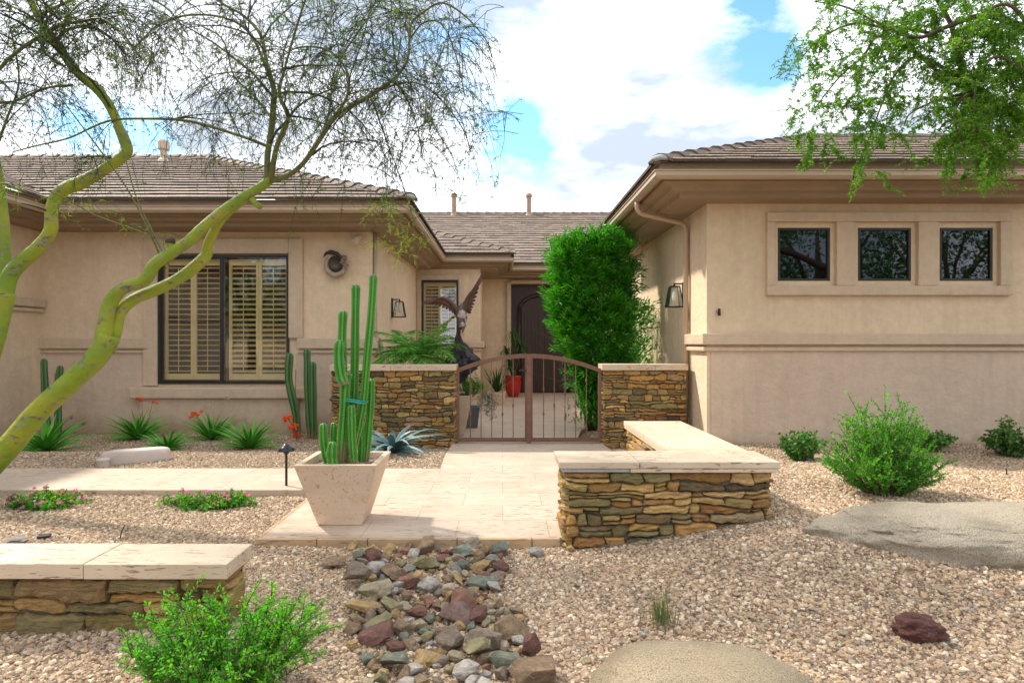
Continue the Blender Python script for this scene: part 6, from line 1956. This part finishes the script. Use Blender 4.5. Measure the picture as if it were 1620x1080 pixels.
# hanging green spray in front of the left eave corner and thin sprays lower left
def spray(t, centres, n, seed, L=0.45, greens=1.0):
    random.seed(seed); tw = MB(); LP = []; LD = []
    for (x, y, d) in centres:
        for j in range(n):
            q = droop_branch(px(x + random.gauss(0, 12), y + random.gauss(0, 8), d + random.gauss(0, .08)), Vector((random.gauss(0, .8), random.gauss(0, .5), random.uniform(-.6, .6))), random.uniform(.12, L), .18, 6, .18)
            tw.tube(q, [0.0022 * (1 - .5 * i / 6) for i in range(7)], 3, cap=False)
            for z in range(int(26 * greens)):
                k = random.randint(1, 6); LP.append(tuple(q[k])); LD.append((random.gauss(0, 1), random.gauss(0, 1), random.gauss(-.1, .8)))
    tw.build('twigs', M_twig, t)
    LP = np.array(LP); LD = np.array(LD); nn = len(LP)
    quads_obj('leaflets', leaf_quads(LP, LD, rng.uniform(.03, .075, nn), rng.uniform(.003, .006, nn), .2), None, tint(nn, .7, 1.9, .25), leaf_mat('palo_verde_spray', (0.14, 0.22, 0.03), (0.20, 0.23, 0.035), 0.4, 0.6), t)
spray(tA, [(598, 318, 4.9), (612, 322, 4.9), (632, 335, 4.9), (645, 348, 4.93), (652, 366, 4.9), (640, 380, 4.9), (620, 395, 4.9)], 5, 4, .24, .7)
spray(tA, [(40, 300, 4.8), (90, 330, 4.8), (130, 320, 4.8), (200, 350, 4.8), (250, 372, 4.85)], 4, 5, .22, .6)

tB = thing('palo_verde_tree', 'second palo verde with a thick crooked green limb rising at the far left edge', 'tree', (px(-90, 860, 5.4).x, 5.4, 0.0))
DB = 5.3; tm = MB()
limb(tm, [(-95, 800, DB, 60), (-60, 680, DB, 52), (-25, 580, DB, 44), (0, 500, DB, 36), (12, 462, DB, 30)], 14, 21)
LB = []
LB.append(limb(tm, [(8, 470, DB, 30), (14, 440, DB, 30), (30, 418, DB, 30), (60, 392, DB, 27), (80, 365, DB, 25), (82, 330, DB, 23), (98, 302, DB, 26), (130, 288, DB, 26), (165, 268, DB, 22), (198, 244, DB, 22), (200, 228, DB, 20), (188, 200, DB, 17), (172, 165, DB, 18), (150, 138, DB, 19), (125, 118, DB, 18), (100, 85, DB, 17), (72, 45, DB, 15), (50, 5, DB, 13), (35, -40, DB, 11)], 12, 22))
LB.append(limb(tm, [(-2, 510, DB + .1, 26), (4, 460, DB + .1, 22), (8, 400, DB + .1, 20), (6, 340, DB + .1, 17), (0, 290, DB + .1, 15), (-8, 240, DB + .1, 13), (-20, 180, DB + .2, 10)], 10, 23))
tm.build('trunk', M_pv, tB, smooth=True)
lm = MB(); L2 = []
L2.append(limb(lm, [(100, 85, DB, 9), (80, 52, DB - .1, 8), (60, 60, DB - .2, 7), (30, 80, DB - .2, 6), (0, 108, DB - .2, 6), (-30, 150, DB - .2, 4)], 6, 24) )
L2.append(limb(lm, [(82, 48, DB, 7), (95, 40, DB - .2, 6), (130, 34, DB - .2, 5), (160, 30, DB - .3, 4), (190, 50, DB - .4, 3), (215, 80, DB - .4, 2)], 6, 25))
L2.append(limb(lm, [(92, 62, DB, 7), (105, 48, DB + .1, 6), (140, 42, DB + .1, 5), (175, 60, DB + .1, 4), (200, 90, DB + .1, 2)], 6, 26))
L2.append(limb(lm, [(100, 104, DB, 5), (70, 82, DB + .1, 5), (64, 50, DB + .2, 4), (75, 10, DB + .2, 3)], 6, 27))
L2.append(limb(lm, [(115, 135, DB, 5), (70, 140, DB, 4), (30, 158, DB, 4), (0, 163, DB, 4), (-30, 162, DB, 3)], 6, 28))
L2.append(limb(lm, [(60, 25, DB, 6), (130, -5, DB + .3, 5), (200, -10, DB + .4, 4), (260, 10, DB + .4, 3), (300, 60, DB + .4, 2)], 6, 29))
L2.append(limb(lm, [(-8, 240, DB, 6), (10, 190, DB, 4), (30, 130, DB, 3), (20, 60, DB, 3)], 6, 30))
lm.build('branches', M_branch, tB, smooth=True)
twiggy_crown(tB, L2 + [LB[0]], 8, 7, 8, xmax=420, ybase=270)

# right leafy tree: trunk stands outside the frame on the right
DR = 5.2
tR = thing('mesquite_tree', 'leafy bright green tree with drooping sprays hanging in from the upper right', 'tree', (6.6, 5.9, ground_z(6.6, 5.9)))
tm = MB()
def wl(p): return ((p[0]) / p[1] * 1000 + 795, 542 - (p[2] - 1.3) / p[1] * 1000, p[1])
def limbw(m, pts, n=9, seed=0): return limb(m, [(*wl(p[:3]), p[3] * 1000 / p[1]) for p in pts], n, seed)
limbw(tm, [(6.6, 5.9, 0.05, 0.34), (6.55, 5.85, 0.9, 0.29), (6.35, 5.75, 1.7, 0.26), (6.1, 5.6, 2.3, 0.22)], 14, 31)
LR = []
LR.append(limbw(tm, [(6.1, 5.6, 2.3, 0.20), (5.3, 5.45, 2.75, 0.15), (4.6, 5.3, 3.05, 0.13), (4.2, 5.25, 3.22, 0.12), (3.85, 5.2, 3.40, 0.10), (3.55, 5.2, 3.52, 0.085)], 10, 32))
LR.append(limbw(tm, [(6.1, 5.6, 2.3, 0.18), (6.0, 5.7, 3.2, 0.14), (5.5, 5.8, 4.0, 0.11), (4.9, 5.8, 4.6, 0.08), (4.2, 5.7, 5.0, 0.05)], 10, 33))
LR.append(limbw(tm, [(3.95, 5.2, 3.32, 0.06), (3.75, 5.2, 3.62, 0.05), (3.72, 5.25, 3.95, 0.04), (3.5, 5.3, 4.4, 0.03)], 8, 34))
tm.build('trunk', M_brownbark, tR, smooth=True)
br = MB()
sec = []
sec.append(limb(br, [(1640, 50, DR, 12), (1560, 25, DR, 10), (1500, 42, DR - .1, 8), (1450, 60, DR - .2, 6), (1395, 40, DR - .2, 4), (1340, 12, DR - .2, 3), (1290, 3, DR - .2, 2)], 6, 41))
sec.append(limb(br, [(1490, 60, DR, 7), (1440, 45, DR, 6), (1400, 44, DR, 5), (1350, 38, DR, 4), (1300, 60, DR, 3), (1265, 95, DR, 2)], 6, 42))
sec.append(limb(br, [(1480, 110, DR, 7), (1440, 78, DR, 6), (1390, 58, DR + .1, 5), (1365, 90, DR + .1, 4), (1330, 120, DR + .1, 3), (1290, 170, DR + .1, 2)], 6, 43))
sec.append(limb(br, [(1500, 112, DR, 7), (1450, 90, DR + .2, 5), (1415, 120, DR + .2, 4), (1395, 165, DR + .2, 3), (1375, 220, DR + .2, 2)], 6, 44))
sec.append(limb(br, [(1560, 155, DR, 8), (1530, 150, DR - .2, 6), (1510, 180, DR - .2, 4), (1520, 220, DR - .2, 3), (1545, 260, DR - .2, 2)], 6, 45))
sec.append(limb(br, [(1640, 130, DR, 8), (1580, 90, DR - .3, 6), (1550, 120, DR - .3, 4), (1540, 180, DR - .3, 3), (1560, 240, DR - .3, 2)], 6, 46))
sec.append(limb(br, [(1540, 145, DR, 6), (1480, 160, DR - .2, 4), (1440, 180, DR - .2, 3), (1430, 200, DR - .2, 2)], 6, 47))
sec.append(limb(br, [(1600, -40, DR, 8), (1500, -60, DR, 6), (1420, -40, DR, 4), (1350, -20, DR, 3)], 6, 48))
sec.append(limb(br, [(1640, 60, DR - .4, 8), (1600, 10, DR - .4, 6), (1560, 20, DR - .4, 4), (1530, 70, DR - .4, 3)], 6, 49))
br.build('branches', M_brownbark, tR, smooth=True)
# hanging sprays: (x, y_top, y_bottom, half width, density)
random.seed(77)
TW = MB(); LP = []; LD = []; LL = []
def leaf_spray(q, dens, size=0.031):
    for k in range(1, len(q)):
        for j in range(int(dens * 1.7)):
            p = q[k - 1].lerp(q[k], random.random()); dd = Vector((random.gauss(0, 1), random.gauss(0, 1), random.gauss(-.25, .7)))
            LP.append(tuple(p)); LD.append(tuple(dd)); LL.append(size * random.uniform(.6, 1.25))
def hanging(x, y, d, L, n, dens, side=0.35):
    if x > 1430: n = int(n * 1.6)
    for i in range(n):
        q = droop_branch(px(x + random.gauss(0, 16), y + random.gauss(0, 12), d + random.gauss(0, .18)), Vector((random.gauss(0, side), random.gauss(0, side), random.uniform(-.6, .5))), L * random.uniform(.4, 1.1), .22, 8, .14)
        TW.tube(q, [.0028 * (1 - .6 * k / 8) for k in range(9)], 3, cap=False)
        leaf_spray(q, dens)
        for h in range(6):
            k = random.randint(1, 8)
            q2 = droop_branch(q[k], Vector((random.gauss(0, 1), random.gauss(0, 1), random.gauss(0, .6))), random.uniform(.06, .16), .15, 4, .15)
            TW.tube(q2, [.0015] * 5, 3, cap=False); leaf_spray(q2, max(2, dens - 2), 0.026)
for out, rad in sec:
    for k in range(3, len(out), 2):
        x, y = inside_frame_ok(out[k]); hanging(x, y, out[k].y, .34, 1, 4)
for (x, y, L, n, dens) in [(1300, 60, .3, 4, 4), (1275, 90, .22, 3, 4), (1330, 100, .35, 5, 4), (1290, 130, .35, 4, 4), (1275, 165, .3, 4, 4), (1310, 180, .3, 4, 4), (1345, 150, .3, 5, 4),
                           (1380, 90, .3, 6, 4), (1400, 130, .35, 7, 5), (1380, 170, .35, 7, 5), (1360, 200, .32, 5, 5), (1390, 215, .35, 5, 6), (1370, 255, .26, 3, 6), (1296, 205, .26, 4, 5), (1295, 232, .18, 3, 6),
                           (1320, 70, .3, 4, 5), (1345, 110, .3, 5, 5), (1365, 150, .3, 4, 5), (1400, 60, .35, 5, 5), (1410, 170, .3, 4, 5), (1440, 60, .35, 8, 5), (1470, 110, .30, 6, 5), (1450, 150, .2, 4, 4), (1480, 20, .4, 9, 6), (1520, 50, .4, 10, 6), (1560, 40, .4, 10, 6), (1600, 40, .4, 12, 6), (1540, 110, .4, 12, 6), (1590, 110, .4, 12, 6),
                           (1520, 160, .35, 10, 6), (1560, 170, .4, 12, 6), (1605, 160, .4, 10, 6), (1530, 205, .35, 8, 6), (1560, 215, .40, 8, 6), (1515, 215, .30, 5, 6), (1560, 262, .24, 4, 7), (1610, 205, .3, 6, 5), (1500, 250, .15, 3, 6),
                           (1420, 10, .35, 8, 5), (1360, 10, .35, 6, 4), (1310, 5, .25, 4, 4), (1640, 100, .5, 14, 6), (1660, 0, .5, 14, 6), (1560, -40, .5, 16, 6), (1460, -60, .5, 12, 6), (1700, 150, .5, 12, 6), (1800, 50, .6, 14, 6), (1900, -50, .6, 14, 6), (1480, 185, .16, 2, 5)]:
    hanging(x, y, DR, L, n, dens)
for _ in range(60):
    hanging(random.uniform(1450, 2250), random.uniform(-520, -60), DR + random.uniform(-.6, .9), .6, 3, 6)
TW.build('twigs', M_brownbark, tR)
LP = np.array(LP); LD = np.array(LD); LL = np.array(LL); n = len(LP)
print('mesquite leaves', n)
quads_obj('crown', leaf_quads(LP, LD, LL, LL * 0.36, 0.1), None, tint(n, 0.55, 1.3, 0.12), M_treeleaf, tR)

# ---------------------------------------------------------------- across the street, seen in the window panes
def street_tree(label, x, y, h, rad, seed):
    t = thing('street_tree', label, 'tree', (x, y, 0), 'trees across the street')
    g = np.random.default_rng(seed)
    m = MB(); m.tube([(x, y, -0.1), (x + 0.1, y, h * 0.25), (x, y + 0.1, h * 0.5), (x - 0.2, y, h * 0.8)], [0.22, 0.17, 0.12, 0.05], 8)
    for k in range(7):
        a = k * 0.9; m.tube([(x, y, h * 0.3), (x + rad * 0.4 * math.cos(a), y + rad * 0.4 * math.sin(a), h * 0.55), (x + rad * 0.75 * math.cos(a), y + rad * 0.75 * math.sin(a), h * 0.75)], [0.09, 0.06, 0.02], 6)
    m.build('trunk', M_brownbark, t, smooth=True)
    cl = g.normal(size=(46, 3)); cl /= np.linalg.norm(cl, axis=1, keepdims=True); cl *= g.uniform(0.35, 1.0, (46, 1)) ** 0.5
    c = cl[g.integers(0, 46, 6500)] + g.normal(0, 0.17, (6500, 3))
    P = c * np.array([rad, rad, h * 0.36]) + np.array([x, y, h * 0.60])
    quads_obj('crown', leaf_quads(P, g.normal(size=P.shape), g.uniform(0.12, 0.24, len(P)), 0.09), None, tint(len(P), 0.5, 1.2), M_darkleaf, t)
street_tree('broad dark green tree across the street facing the three square windows', 13.0, -9.5, 8.5, 3.4, 1)
street_tree('second dark green tree across the street, right of the broad one', 18.8, -10.5, 9.0, 3.6, 2)
street_tree('dark green tree across the street beside the neighbouring house', -12.2, -10.0, 7.8, 3.3, 3)
nh = thing('neighbour_house', 'plain tan house with a brown roof on the far side of the street', 'house', (-16, -17, 0))
m = MB(); m.box(-26, -8, -21, -13.5, -0.1, 2.9); m.build('wall', M_wall, nh)
m = MB(); m.add([(-26.8, -21.8, 2.9), (-7.2, -21.8, 2.9), (-7.2, -12.7, 2.9), (-26.8, -12.7, 2.9), (-22.2, -17.2, 4.9), (-11.8, -17.2, 4.9)], [(0, 1, 5, 4), (1, 2, 5), (2, 3, 4, 5), (3, 0, 4), (3, 2, 1, 0)]); m.build('roof', M_roof, nh)
